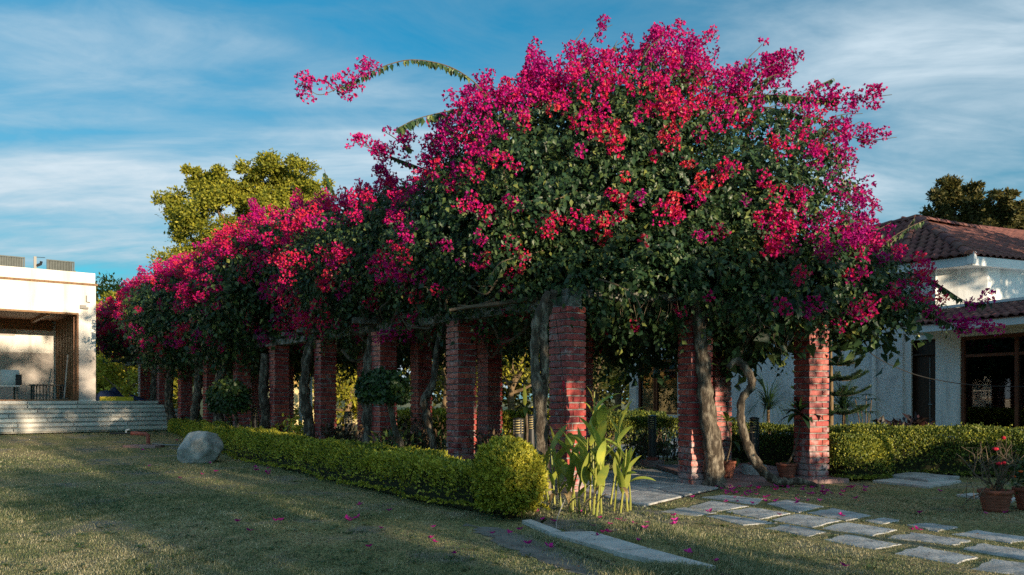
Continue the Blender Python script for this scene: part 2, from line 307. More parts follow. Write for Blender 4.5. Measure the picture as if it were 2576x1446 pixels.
def leaf_arrays(base, d, nrm, ln, wd, fold=.18, droop=.12):
    """N folded ovate leaves: 5 verts, 4 tris each"""
    n = len(base); d = unit(d); s = unit(np.cross(d, nrm)); up = np.cross(s, d); ln = np.asarray(ln).reshape(-1,1)*np.ones((n,1)); wd = np.asarray(wd).reshape(-1,1)*np.ones((n,1))
    b = base; mid = base + d*ln*.42; lf = base + d*ln*.38 - s*wd*.5 + up*wd*fold; rt = base + d*ln*.38 + s*wd*.5 + up*wd*fold; tip = base + d*ln - up*ln*droop
    V = np.stack([b, lf, rt, mid, tip], 1).reshape(-1,3)
    i = (np.arange(n)*5)[:,None]; T = np.stack([i+np.array([0,2,3]), i+np.array([0,3,1]), i+np.array([2,4,3]), i+np.array([3,4,1])], 1).reshape(-1,3)
    return V, T
def quad_leaves(base, d, nrm, ln, wd):
    n = len(base); d = unit(d); s = unit(np.cross(d, nrm)); ln = np.asarray(ln).reshape(-1,1)*np.ones((n,1)); wd = np.asarray(wd).reshape(-1,1)*np.ones((n,1))
    V = np.stack([base, base+d*ln*.5-s*wd*.5, base+d*ln*.5+s*wd*.5, base+d*ln], 1).reshape(-1,3); i = (np.arange(n)*4)[:,None]
    T = np.stack([i+np.array([0,2,1]), i+np.array([1,2,3])], 1).reshape(-1,3)
    return V, T
def rdir(n): return unit(R.normal(size=(n,3)))
# ---------------------------------------------------------------- the ground
def sheet(name, poly, z, m, kind='structure'):
    V = [(p[0], p[1], z) for p in poly]; o = pyd(name, V, [tuple(range(len(poly)))], m); tag(o, kind=kind); return o
def sstep(a, b, x): t = np.clip((x-a)/(b-a), 0, 1); return t*t*(3-2*t)
def GH(x, y):
    """the lawn rises gently towards the pavilion"""
    s_ = (np.asarray(x)-.71)*-.603+(np.asarray(y)-10.5)*.797; t_ = (np.asarray(x)-.71)*.797+(np.asarray(y)-10.5)*.603
    return .205*sstep(11, 17.5, s_)*(1-sstep(-.2, 2.5, t_))
gx = np.concatenate([[-400,-200,-100], np.arange(-60,61,1.0), [100,200,400]]); gy = np.concatenate([[-120,-60], np.arange(-30,71,1.0), [100,200,400,700]])
XX, YY = np.meshgrid(gx, gy); ZZ = GH(XX, YY); nx_ = len(gx); ii = np.array([[j*nx_+i, j*nx_+i+1, (j+1)*nx_+i+1, (j+1)*nx_+i] for j in range(len(gy)-1) for i in range(nx_-1)])
tag(pyd('lawn', np.stack([XX.ravel(), YY.ravel(), ZZ.ravel()], 1), ii, M['ground'], None, True), kind='structure')
sheet('driveway', [(1.2,16.6),(7.0,16.0),(5.6,24),(3.6,30),(0.6,30)], 0.006, M['driveway'])
D1 = np.array([-.603,.797]); D2 = np.array([.797,.603])                 # along / across the long pergola row
D2F = np.array([.94,.34]); D1F = np.array([-.34,.94])
O0 = np.array([.71,10.5]); ST = 2.456                                   # near corner pillar and spacing
I0 = np.array([2.55,11.22])
def row(k): return O0 + D1*ST*k
def inner(k): return I0 + D1*ST*k
pth = [O0+D2*.25+D1*1.2, O0+D2*1.75+D1*1.2, O0+D2*1.75+D1*24, O0+D2*.25+D1*24]
sheet('garden_path', pth, 0.012, M['concrete'])
def ragged(q, k=9, s=.05):
    q = [np.array(p[:2]) for p in q]; return [q[i]+(q[(i+1)%len(q)]-q[i])*j/k + R.normal(size=2)*s*q[i][1]/8 for i in range(len(q)) for j in range(k)]
bs = [G(1180,1318),G(1330,1345),G(1480,1400),G(1640,1446),G(1590,1475),G(1430,1440),G(1330,1400),G(1200,1345)]
sheet('bare_soil_strip', ragged(bs), 0.004, M['bare_soil'])
sheet('flower_bed_soil', ragged([G(1330,1322),G(1440,1338),G(1640,1330),G(1720,1318),G(1660,1290),G(1600,1268),G(1500,1225),G(1380,1235)]), 0.005, M['bare_soil'])
if 0: sheet('muddy_patch', [G(360,1150),G(430,1140),G(470,1178),G(420,1195),G(330,1190),G(220,1200),G(120,1192),G(240,1170)], 0.003, M['bare_soil'])

def stone(q, top, bot, name, parent=None, m=None, seg=4, jit=.012):
    """irregular slab from four corner points"""
    q = [np.array(p[:2], float) for p in q]; ring = []
    for i in range(4):
        a, b = q[i], q[(i+1)%4]
        for j in range(seg):
            p = a + (b-a)*j/seg; ring.append(p + R.normal(size=2)*(jit if j else jit*.6))
    n = len(ring); c = sum(ring)/n; V = []; F_ = []
    for p in ring: V.append((p[0], p[1], bot))
    for p in ring: V.append((p[0], p[1], top - .006 + R.uniform(-.004,.002)))
    for p in ring: q2 = p + (c-p)*.03; V.append((q2[0], q2[1], top + R.uniform(-.003,.003)))
    V.append((c[0], c[1], top + .002))
    for i in range(n):
        k = (i+1)%n; F_ += [(i,k,n+k,n+i),(n+i,n+k,2*n+k,2*n+i),(2*n+i,2*n+k,3*n)]
    a = sum(ring[i][0]*ring[(i+1)%n][1]-ring[(i+1)%n][0]*ring[i][1] for i in range(n))
    if a < 0: F_ = [tuple(reversed(f)) for f in F_]
    return pyd(name, V, F_, m or M['slab'], parent)
def crop2(pts): return [G((2800+x/1.9877)*.62866, (1850+y/1.9877)*.62866) for x, y in pts]
def crop1(pts): return [G((1900+x/2.342)*.62866, (1850+y/2.342)*.62866) for x, y in pts]
stones = [
 ('paving stone beside the heap of fallen petals under the twisted stem', crop2([(35,280),(180,262),(500,290),(430,335)])),
 ('paving stone touching the slab floor, just right of the bare patch of earth', crop2([(-90,362),(95,308),(375,350),(145,388)])),
 ('paving stone in the middle row, right behind the long narrow front one', crop2([(225,395),(410,362),(705,410),(470,450)])),
 ('long narrow paving stone along the worn grass edge, front row', crop2([(70,432),(190,420),(595,478),(340,498)])),
 ('paving stone with a single petal on it at the back edge of the path', crop2([(555,330),(690,303),(970,352),(770,398)])),
 ('paving stone with a crack along its right side, back row', crop2([(870,405),(1060,368),(1345,425),(1150,462)])),
 ('broad paving stone with fine cracks in the middle of the path', crop2([(575,460),(770,415),(1110,462),(880,512)])),
 ('low paving stone with grass closing over its near edge, front row', crop2([(530,528),(690,500),(1005,555),(860,588)])),
 ('large paving stone in the middle of the path behind the striped front one', crop2([(990,525),(1175,482),(1545,540),(1370,582)])),
 ('paving stone with a dark groove running along it, front row', crop2([(990,615),(1170,578),(1575,652),(1380,690)])),
 ('smallest paving stone, half sunk in the grass behind the others', crop2([(1290,465),(1470,443),(1595,462),(1440,490)])),
 ('small paving stone standing apart in the grass at the back', crop2([(1650,500),(1790,485),(2035,515),(1890,550)])),
 ('paving stone with two pink petals on its back edge', crop2([(1510,600),(1690,563),(2135,625),(2010,658)])),
 ('broken paving stone with a chipped step across its face', crop2([(1570,728),(1760,675),(2195,760),(2030,805)])),
 ('paving stone at the picture edge below the terracotta pots', crop2([(2025,575),(2200,545),(2640,605),(2450,640)])),
 ('wide paving stone at the picture edge beside the broken one', crop2([(2090,690),(2260,650),(2720,725),(2570,775)])),
 ('paving stone in the bottom corner of the picture', crop2([(2170,850),(2330,775),(2720,830),(2640,905)])),
 ('paving stone beside the worn bare patch next to the cannas', crop1([(1750,465),(1950,428),(2250,470),(2075,503)])),
]
for lb, q in stones:
    q_c = sum(q)/4; q[:] = [q_c+(p_-q_c)*1.08 for p_ in q]
    o = stone(q, .007, -.05, 'paving_stone'); tag(o, lb, 'paving stone', 'stone slabs laid in the grass as a path')
# slab floor under the front of the pergola: one thing, its slabs as parts
fl = thing('slab_floor', (1.6,11,0), 'grey stone slab floor under the front of the pergola', 'paving'); fl['kind'] = 'structure'
bed = MB(); bed.prism([(1.50,9.02),(2.72,10.7),(2.42,13.6),(.15,12.6),(.95,10.3)], -.06, .008); bed.build('mortar_bed', M['soil'], fl)
c00, c10, c11, c01 = [np.array(p) for p in ((1.42,8.9),(2.72,10.75),(2.40,13.6),(.10,12.5))]
nu, nv = 2, 4
for i in range(nu):
    for j in range(nv):
        g_ = .012
        def bl(u, v): return c00*(1-u)*(1-v)+c10*u*(1-v)+c11*u*v+c01*(1-u)*v
        u0, u1, v0, v1 = i/nu+g_, (i+1)/nu-g_, j/nv+g_/2, (j+1)/nv-g_/2
        stone([bl(u0,v0),bl(u1,v0),bl(u1,v1),bl(u0,v1)], .026, .0, 'floor_slab', fl, jit=.008)
rf = MB(); rf.prism([(2.74,10.88),(4.75,11.55),(4.25,14.4),(2.44,13.9)], -.05, .06)
tag(rf.build('red_floor_plinth', M['red_floor']), 'low red oxide floor plinth under the potted plants', 'floor', kind='structure')
# concrete drain covers and kerbs in the foreground
def cover(pts, z0, z1, name, lb):
    m_ = MB(); m_.prism([p[:2] for p in pts], z0, z1); o = m_.build(name, M['concrete']); tag(o, lb, 'drain cover', 'concrete covers over the drain'); return o
def g1(pts, z): 
    return [G((1900+x/2.342)*.62866, (1850+y/2.342)*.62866, z) for x, y in pts]
cover(g1([(690,652),(1095,642),(1630,800),(1290,820)], .03), -.02, .03, 'drain_cover', 'smooth pale concrete drain cover nearest the canna lilies')
cover(g1([(1296,826),(1640,804),(2255,968),(1815,942)], .036), -.02, .036, 'drain_cover', 'concrete drain cover with a chipped front edge above the open drain')
k1 = MB(); k1.prism([p[:2] for p in g1([(440,540),(520,530),(810,640),(700,648)], .035)], -.02, .035); tag(k1.build('kerb', M['concrete']), 'short concrete kerb emerging under the round yellow-green bush', 'kerb')
dr = MB(); dr.prism([p[:2] for p in g1([(1880,975),(2230,985),(2560,1110),(2080,1110)], .01)], -.1, .008); tag(dr.build('drain_channel', M['soil']), kind='structure')
# manhole slabs on the grass at the right
mh = thing('inspection_cover', G(2310,1215), 'flat stone inspection cover on a wider slab in front of the big hedge', 'cover')
stone(crop2([(1380,160),(1700,120),(2080,160),(1830,208)]), .036, -.03, 'base_slab', mh, M['concrete'])
stone(crop2([(1480,137),(1700,112),(2060,150),(1810,178)]), .075, .038, 'cover_slab', mh, M['slab'])
o = stone(crop2([(2040,272),(2150,258),(2540,300),(2480,325)]), .03, -.03, 'paving_stone', None, M['concrete']); tag(o, 'pale flat slab lying under the terracotta pot with bare twigs', 'paving stone')

# ---------------------------------------------------------------- left pavilion
E = np.array([.79,.613]); E /= np.linalg.norm(E); NN = np.array([E[1],-E[0]])           # along the facade, out of it
FR = np.array([-15.75,31.0])                                                            # right front corner
PSC = .80                                                       # the pavilion's size and distance together
def PZ(z): return EYE + (z - EYE)*PSC
def FP(t, d, z): p = (FR + E*t + NN*d)*PSC; return np.array([p[0], p[1], PZ(z)])                  # t<0 to the left, d>0 outwards
pav = thing('garden_pavilion', FP(-4,-2,0), 'pale plaster pavilion with a wide open front and timber lining', 'pavilion')
def wall(mb, t0, t1, d0, d1, z0, z1): return mb.prism([FP(t0,d0,0)[:2],FP(t1,d0,0)[:2],FP(t1,d1,0)[:2],FP(t0,d1,0)[:2]], PZ(z0), PZ(z1))
OPN = -.585; LEFT = -9.0; FLZ = 1.08; OT = 4.37
wall(wall(wall(MB(), OPN, 0, -.3, 0, FLZ, 5.42), LEFT, OPN, -.3, 0, OT, 5.42), LEFT-1, LEFT, -.3, 0, FLZ, 5.42).build('front_wall', M['plaster_warm'], pav)
wall(MB(), -.3, 0, -5.0, -.305, FLZ, 5.42).build('side_wall', M['plaster_warm'], pav)
wall(MB(), LEFT, -.3, -4.9, -4.6, FLZ, 5.42).build('back_wall', M['plaster_warm'], pav)
wall(MB(), LEFT-1, -.305, -4.6, -.305, OT+.10, OT+.3).build('ceiling_slab', M['plaster_warm'], pav)
wall(MB(), LEFT-1, .06, -.36, .06, 5.425, 5.50).build('timber_trim', M['wood'], pav)
wall(MB(), LEFT-1, -.02, -5.0, -.02, 5.505, 5.90).build('parapet', M['plaster_warm'], pav)
wall(MB(), LEFT-1, 0, -5.0, .14, .6, FLZ).build('floor_slab', M['step'], pav)
wall(MB(), LEFT, OPN, -.29, .02, FLZ+.004, FLZ+.05).build('timber_threshold', M['wood'], pav)
# timber soffit boards, lining slats, edge frame
for k in range(6):
    wall(MB(), LEFT, OPN-.02, -4.55+k*.70, -4.55+k*.70+.67, OT+.01, OT+.05).build('soffit_board', M['wood'], pav)
for k in range(3):
    wall(MB(), -1.6-k*2.0, -1.48-k*2.0, -4.5, -.35, OT-.12, OT+.005).build('soffit_rib', M['wood'], pav)
wall(MB(), LEFT, OPN-.2, -4.585, -4.40, 3.98, OT).build('soffit_beam', M['wood'], pav)
wall(MB(), OPN-.02, OPN+.0, -4.5, -.3, FLZ+.052, OT).build('timber_lining', M['wood_dark'], pav)
for k in range(12):
    d = -.42 - k*.34
    wall(MB(), OPN-.10, OPN-.021, d-.11, d, FLZ+.055, OT-.002).build('slat', M['wood'], pav)
wall(MB(), OPN-.06, OPN-.0, -.298, .03, FLZ+.055, OT).build('edge_frame', M['wood'], pav)
wall(MB(), LEFT, OPN-.062, -.298, .03, OT-.07, OT-.002).build('edge_frame', M['wood'], pav)
# stone cladding
for k in range(3):
    wall(MB(), OPN+.008, -.004, .0, .018, FLZ+.055+k*.62, FLZ+.055+k*.62+.612).build('stone_tile', M['stone_tile'], pav)
for r_ in range(4):
    x = OPN-.14 - (.45 if r_ % 2 else 0)
    if r_ == 3: x = -3.05
    if r_ in (1,2): x += .5 if r_ == 1 else .0
    while x > -8:
        x0 = max(x-1.25, -8.2); wall(MB(), x0, x-.012, -4.597, -4.57+R.uniform(0,.008), FLZ+.004+r_*.66, FLZ+r_*.66+.650).build('stone_tile', M['stone_tile'], pav); x = x0
for k, x0 in enumerate((-3.4,-4.7,-6.0,-7.3)):
    wall(MB(), x0-.0, x0+1.285, -4.568, -4.54, FLZ+.004+4*.66, FLZ+4*.66+.30).build('stone_tile', M['stone_tile'], pav)
# small fittings on the front
MB().box(FP(-.45,.06,4.60), (.16,.10,.10), atan2(E[1],E[0])).box(FP(-.36,.10,4.56), (.14,.05,.05), atan2(E[1],E[0])).build('spotlight', M['black_metal'], pav)
MB().tube([FP(-.33,.02,5.04), FP(-.33,.03,4.80), FP(-.20,.03,4.78)], .012, 5).build('conduit', M['cable'], pav)
# things on the roof
def screen(t0, t1, lb):
    th = thing('roof_screen', FP((t0+t1)/2,-.6,5.90), lb, 'screen', 'louvred screens on the pavilion roof')
    z0, z1 = 5.905, 6.36; mb = MB()
    wall(mb, t0, t0+.04, -.64, -.58, z0, z1); wall(mb, t1-.04, t1, -.64, -.58, z0, z1); wall(mb, t0+.042, t1-.042, -.64, -.58, z1-.04, z1); wall(mb, t0+.042, t1-.042, -.64, -.58, z0, z0+.04); mb.build('frame', M['screen_metal'], th)
    wall(MB(), t0+.045, t1-.045, -.70, -.67, z0, z1).build('backing_panel', M['screen_metal'], th)
    n = int((t1-t0)/.055)
    for k in range(n):
        t = t0+.05+k*(t1-t0-.1)/n; wall(MB(), t, t+.026, -.63, -.59, z0+.042, z1-.042).build('slat', M['screen_metal'], th)
screen(-3.6,-2.25, 'darker louvred roof screen cut by the picture edge'); screen(-1.55,-.62, 'lighter louvred roof screen nearer the pavilion corner')
br = thing('roof_bracket', FP(-1.9,-.6,5.98), 'black post with a side arm standing between two roof screens', 'bracket')
wall(MB(), -1.97,-1.88,-.63,-.56,5.98,6.42).build('post', M['black_metal'], br)
MB().tube([FP(-1.89,-.6,6.08), FP(-1.74,-.6,6.16), FP(-1.72,-.6,6.26)], .045, 6).build('arm', M['black_metal'], br)
MB().tube([FP(-1.90,-.58,6.40), FP(-1.6,-.58,6.41)], .008, 4).build('rod', M['cable'], br)
# steps: seven treads, each split in slabs
stp = thing('stone_steps', FP(-3,.8,0), 'wide flight of pale stone steps up to the pavilion', 'steps')
NS = 7; RH = FLZ/NS
for k in range(NS):
    d1 = .14 + (k+1)*.30; zt = FLZ - k*RH; te = 2.15 + k*.42
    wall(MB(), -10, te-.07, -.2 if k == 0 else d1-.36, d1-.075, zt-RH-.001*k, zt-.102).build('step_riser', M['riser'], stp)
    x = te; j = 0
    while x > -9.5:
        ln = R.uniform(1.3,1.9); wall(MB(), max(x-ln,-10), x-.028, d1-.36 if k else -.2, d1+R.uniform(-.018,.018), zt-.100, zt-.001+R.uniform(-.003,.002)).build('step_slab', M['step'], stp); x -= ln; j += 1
wall(MB(), .005, 2.1, -4, -.205, .3, FLZ-.05).build('landing', M['step'], stp)
# furniture inside
def table(t0, t1, d0, d1, h, lb, top, leg):
    th = thing('outdoor_table', FP((t0+t1)/2,(d0+d1)/2,FLZ), lb, 'table'); z = FLZ
    wall(MB(), t0, t1, d0, d1, z+h-.05, z+h).build('tabletop', top, th)
    for a in (t0+.05, t1-.11):
        for b in (d0+.05, d1-.11): wall(MB(), a, a+.06, b, b+.06, z+.0, z+h-.052).build('leg', leg, th)
    return th
tb = table(-2.0,-.85,-1.6,-.9,.62,'low black metal table with a slatted side by the timber wall',M['black_metal'],M['black_metal'])
for k in range(9): wall(MB(), -1.88+k*.11, -1.85+k*.11, -1.5, -1.47, FLZ+.05, FLZ+.565).build('slat', M['black_metal'], tb)
t2 = table(-6.5,-2.35,-2.0,-1.1,.58,'long low table with a pale top in front of the stone wall',M['cushion'],M['black_metal'])
def wicker(t, d, lb):
    th = thing('wicker_chair', FP(t,d,FLZ), lb, 'chair'); c = FP(t,d,FLZ)
    mb = MB(); n = 12
    for zz in range(7):
        a0 = [(.36*cos(a), .36*sin(a)) for a in np.linspace(.2,2*pi-.8,n)]
        mb.tube([c+np.array([x,y,.45+zz*.055]) for x, y in a0], .016, 4)
    for a in np.linspace(.2,2*pi-.8,9): mb.tube([c+np.array([.36*cos(a),.36*sin(a),.42]), c+np.array([.37*cos(a),.37*sin(a),.80])], .014, 4)
    mb.build('woven_back', M['dark_wicker'], th)
    MB().lathe(c, [(.33,.38),(.35,.41),(.33,.45)], 14).build('seat', M['dark_wicker'], th)
    for a in (.6,2.2,3.7,5.3): MB().tube([c+np.array([.22*cos(a),.22*sin(a),.38]), c+np.array([.36*cos(a),.36*sin(a),0])], .018, 5).build('leg', M['black_metal'], th)
wicker(-3.75,-.75,'dark woven tub chair at the end of the long table, cut by the picture edge')
def pillow(c, sx, sz, lb, rz):
    V = []; F_ = []; n = 8
    for s_ in (1,-1):
        for i in range(n+1):
            for j in range(n+1):
                u, v = i/n*2-1, j/n*2-1; th_ = .09*(1-u**4)*(1-v**4)*s_
                x = u*sx*(1-.08*(1-abs(v))*0-.1*v*v*abs(u)); V.append((c[0]+x*cos(rz)-th_*sin(rz), c[1]+x*sin(rz)+th_*cos(rz), c[2]+sz+v*sz))
    m_ = (n+1)**2
    for b in (0, m_):
        for i in range(n):
            for j in range(n):
                q = (b+i*(n+1)+j, b+(i+1)*(n+1)+j, b+(i+1)*(n+1)+j+1, b+i*(n+1)+j+1); F_.append(q if not b else q[::-1])
    o = pyd('cushion', V, F_, M['cushion'], None, True); tag(o, lb, 'cushion'); return o
pillow(FP(-2.62,-1.5,FLZ+.585), .26, .23, 'white square cushion standing at the end of the long table', .35)
pillow(FP(-4.05,-.8,FLZ+.66), .24, .2, 'white cushion on the woven tub chair', .6)
bs_ = thing('backrest_cushion', FP(-2.35,-1.3,FLZ+.585), 'dark woven bolster behind the white square cushion', 'bolster')
wall(MB(), -2.46, -2.28, -1.7, -1.15, FLZ+.59, FLZ+.98).build('bolster_body', M['dark_wicker'], bs_)
mop = thing('broom', FP(-.95,-.55,FLZ), 'long pale broom handle leaning on the timber slats', 'broom')
MB().tube([FP(-.98,-.5,FLZ+.1), FP(-.78,-1.0,FLZ+1.75)], .02, 6).build('handle', M['rope'], mop)
MB().box(FP(-.99,-.48,FLZ+.055), (.22,.07,.10), .6).build('head', M['black_metal'], mop)
# tarpaulin and yellow mat beside the pavilion
def heap(c, rx, ry, h, name, lb, m, cat, seed):
    V = []; F_ = []; n = 14; rr = np.random.RandomState(seed); ph = rr.uniform(0,6,6)
    for i in range(n+1):
        for j in range(n+1):
            u, v = i/n*2-1, j/n*2-1; r_ = max(abs(u),abs(v)); k = (1-r_**2)
            z = h*k*(.62+.38*sin(3*u+ph[0])*cos(2.5*v+ph[1])) + .05*sin(7*u+ph[2])*cos(6*v+ph[3])*k + .02*k*rr.rand()
            V.append(tuple(FP(c[0]+u*rx*(1+.15*sin(4*v+ph[4])), c[1]+v*ry, FLZ+.014+max(z,0))))
    for i in range(n):
        for j in range(n): F_.append((i*(n+1)+j,(i+1)*(n+1)+j,(i+1)*(n+1)+j+1,i*(n+1)+j+1)[::-1])
    o = pyd(name, V, F_, m, None, True); tag(o, lb, cat)
heap((.62,-.5), .60, .5, .62, 'tarpaulin', 'crumpled navy blue tarpaulin heaped beside the pavilion wall', M['tarp'], 'tarpaulin', 3)
heap((1.35,-.35), .55, .3, .20, 'tarpaulin', 'flat end of blue sheeting spreading out from under the heap', M['tarp'], 'tarpaulin', 5)
ym = MB(); wall(ym, .12, 1.3, .0, .12, FLZ+.001, FLZ+.16); tag(ym.build('foam_mat', M['yellow']), 'long yellow foam mat lying in front of the blue tarpaulin', 'mat')

# ---------------------------------------------------------------- white house on the right
HO = np.array([9.4,18.3]); HE = np.array([-.41,.912]); HN = np.array([-.912,-.41])
def HP(s, d, z=0): p = HO + HE*s + HN*d; return np.array([p[0], p[1], z])
hs = thing('white_house', HP(2,-2,0), 'white roughcast house with a red tiled hip roof', 'house')
def hw(mb, s0, s1, d0, d1, z0, z1): return mb.prism([HP(s0,d0)[:2],HP(s1,d0)[:2],HP(s1,d1)[:2],HP(s0,d1)[:2]], z0, z1)
ZE = 4.05
st_ = MB(); hw(st_, .8,9.6,-.25,0,0,ZE); hw(st_, 9.6,12.07,-.25,0,0,.62); hw(st_, 9.6,12.07,-.25,0,2.5,ZE); hw(st_, 12.07,12.5,-.25,.02,0,ZE); st_.build('roughcast_wall', M['stucco'], hs)
pl = MB(); hw(pl, .62,.798,-.30,-.06,0,ZE); hw(pl, -.02,.62,-.30,-.06,2.52,ZE); hw(pl, -.62,-.02,-.30,-.06,0,3.16); hw(pl, -5.2,-.62,-.30,-.06,2.52,3.16); pl.build('plaster_wall', M['white_wall'], hs)
MB().prism([HP(-.62,-5)[:2],HP(-5.2,-5)[:2],HP(-5.2,-5.2)[:2],HP(-.62,-5.2)[:2]], 0, 2.8).build('room_wall', M['room'], hs)
hw(MB(), -5.2,.7,-5.0,-.31,.06,.10).build('room_floor', M['room'], hs)
hw(MB(), -5.2,12,-5.0,-.31,2.62,2.7).build('room_ceiling', M['room'], hs)
hw(MB(), -.2,12.0,-5.2,-5.0,0,ZE-.1).build('rear_wall', M['white_wall'], hs)
hw(MB(), -.62,-.5,-4.99,-.31,.1,2.6).build('partition', M['room'], hs)
# door with transom
dm = hw(MB(), .02,.60,-.22,-.18,.12,2.16).build('door', M['wood_dark'], hs)
MB().tube([HP(.12,-.17,1.05), HP(.12,-.12,1.05), HP(.20,-.12,1.05)], .014, 5).build('handle', M['grey_metal'], dm)
hw(MB(), .2,.215,-.178,-.165,.2,2.1).build('door_groove', M['grey_metal'], dm)
fr_ = MB(); hw(fr_, -.018,.02,-.25,-.10,.0,2.52); hw(fr_, .60,.618,-.25,-.10,.0,2.52); hw(fr_, .021,.599,-.25,-.10,2.165,2.20); fr_.build('door_frame', M['wood_dark'], hs)
hw(MB(), .022,.598,-.21,-.19,2.205,2.515).build('transom_panel', M['wood_dark'], hs)
# big window
def window(s0, s1, z0, z1, muls, rails, d, m, nm='window', cas=True):
    f = MB(); hw(f, s0, s0+.07, d-.06, d+.05, z0, z1); hw(f, s1-.07, s1, d-.06, d+.05, z0, z1); hw(f, s0+.071, s1-.071, d-.06, d+.05, z1-.07, z1); hw(f, s0+.071, s1-.071, d-.06, d+.05, z0, z0+.07)
    o = f.build(nm, m, hs)
    for s_ in muls: hw(MB(), s_-.035, s_+.035, d-.05, d+.04, z0+.072, z1-.072).build('mullion', m, o)
    for z_ in rails: hw(MB(), s0+.072, s1-.072, d-.045, d+.035, z_-.03, z_+.03).build('rail', m, o)
    hw(MB(), s0+.05, s1-.05, d-.012, d-.004, z0+.05, z1-.05).build('pane', M['glass'], o)
    return o
window(-5.1,-.63,.12,2.51,(-1.85,-3.1,-4.2),(2.10,),-.14,M['frame_brown'])
window(9.62,12.05,.64,2.48,(11.1,10.95),(2.12,),-.12,M['frame_brown'])
cu = thing('curtain', HP(-1.1,-.6,.1), 'pale grey curtain hanging inside the big house window', 'curtain'); mb = MB(); n = 40
V = []; F_ = []
for i in range(n+1):
    s_ = -.75-1.0*i/n; dd = -.55+.05*sin(i*1.15)
    V += [tuple(HP(s_,dd,.12)), tuple(HP(s_,dd,2.5))]
for i in range(n): F_.append((2*i,2*i+2,2*i+3,2*i+1))
pyd('drape', V, F_, M['curtain'], cu)
V = [];
# pipe
dp = MB(); dp.tube([HP(1.55,.08,0), HP(1.55,.08,2.95)], .045, 10); 
for z_ in (.9,1.9,2.7): dp.lathe(HP(1.55,.08,z_), [(.056,-.02),(.056,.02)], 10)
dp.build('drain_pipe', M['white_paint'], hs)
hw(MB(), 2.05,2.5,.002,.035,2.05,2.42).build('wall_box', M['white_wall'], hs)
# lean-to roof over the front: fascia, deck, tiles
fz0, fz1 = 2.60, 2.745
hw(MB(), -5.4,.18,.84,.90,fz0,fz1).build('fascia', M['white_paint'], hs)
hw(MB(), .12,.18,-.058,.838,fz0,fz1).build('fascia', M['white_paint'], hs)
hw(MB(), -5.4,.118,-.058,.838,fz0,fz0+.03).build('soffit', M['white_wall'], hs)
lt = pyd('lean_to_roof', [HP(-5.4,.93,fz1+.01),HP(.2,.93,fz1+.01),HP(.2,-.05,3.10),HP(-5.4,-.05,3.10),HP(-5.4,.93,fz1-.0),HP(.2,.93,fz1-.0),HP(.2,-.05,3.08),HP(-5.4,-.05,3.08)], [(0,1,2,3)[::-1],(4,5,6,7),(0,1,5,4),(1,2,6,5),(2,3,7,6),(3,0,4,7)], M['tile_red'], hs)
hw(MB(), -5.2,.16,-.055,-.0,3.165,3.22).build('flashing', M['white_paint'], hs)
hw(MB(), -5.2,-.6,-4.5,-.062,3.165,3.2).build('terrace_slab', M['white_wall'], hs)
# upper block: chamfered corner, wing walls, eaves
E1 = np.array([9.79,17.48]); E0 = np.array([8.85,18.6]); DL = HE; DR = np.array([.925,.38]); APX = np.array([9.92,20.1,5.58])
ch = unit(E1-E0); cn = np.array([ch[1],-ch[0]])
EL = E0 + DL*13; ER = E1 + DR*9
def inset(p, v): return p + np.array(v)
# chamfer wall and wing B wall under the eaves, set back from the fascia
a0 = HP(.05,-.06)[:2]; a1 = E1 + (-cn)*.55 + DR*.2; a2 = ER + np.array([-DR[1],DR[0]])*.55
MB().prism([a0, a1, a1+np.array([.1,.25]), a0+np.array([.2,.2])], 3.20, ZE).build('plaster_wall', M['white_wall'], hs)
MB().prism([a1+np.array([.003,.003]), a2, a2+np.array([-.1,.25]), a1+np.array([.1,.25])], 3.20, ZE).build('plaster_wall', M['white_wall'], hs)
def fas(p, q, z0=ZE-.02, z1=ZE+.17): return MB().bar((*p,(z0+z1)/2), (*q,(z0+z1)/2), .06, z1-z0)
for p, q in ((EL,E0),(E0,E1),(E1,ER)): fas(p, q).build('fascia', M['white_paint'], hs)
ins = np.array([.02,.05])
MB().prism([E0+HN*-.03, E1+np.array([0,.05]), ER, ER+np.array([-2.5,5.5]), np.array([11,25.]), EL+np.array([3,.5]), EL+HN*-.03], ZE+.0, ZE+.03).build('soffit', M['white_wall'], hs)
# main roof slopes
ZR = ZE+.19; APB = np.array([APX[0]+.87*7, APX[1]+.50*7, APX[2]]); APA = np.array([*(APX[:2]+HE*12), APX[2]])
ov = .08
S0 = np.array([*(E0-cn*-0+cn*ov), ZR]); S1 = np.array([*(E1+cn*ov), ZR]); SR = np.array([*(ER+cn*ov), ZR]); SL = np.array([*(EL+HN*ov), ZR])
back = np.array([APB[0]+1.5, APB[1]+5, ZR])
rf_ = pyd('roof', [S0,S1,APX,SR,APB,SL,APA,back, np.array([APA[0]+4,APA[1]+1,ZR])], [(0,1,2),(1,3,4,2),(5,0,2,6),(2,4,7),(6,2,7,8)], M['tile_red'], hs)
def tile_proto():
    me = bpy.data.meshes.new('tile'); V = []; F_ = []; n = 6; W_, L_ = .20, .235
    for j, y in enumerate((0, L_)):
        for i in range(n+1):
            u = i/n; h = .024*sin(u*2*pi*1.0 - .6) + .026
            V.append((u*W_-W_/2, y, h + (.018 if j == 0 else 0)))
    for i in range(n+1): V.append((i/n*W_-W_/2, 0, V[i][2]-.022))
    for i in range(n): F_.append((i,i+1,n+1+i+1,n+1+i)); F_.append((2*n+2+i,2*n+2+i+1,i+1,i))
    me.from_pydata(V, [], F_); me.materials.append(M['tile_red']); me.polygons.foreach_set('use_smooth', [True]*len(F_)); return me
TP = tile_proto(); tile_n = [0]; REST = [[], []]
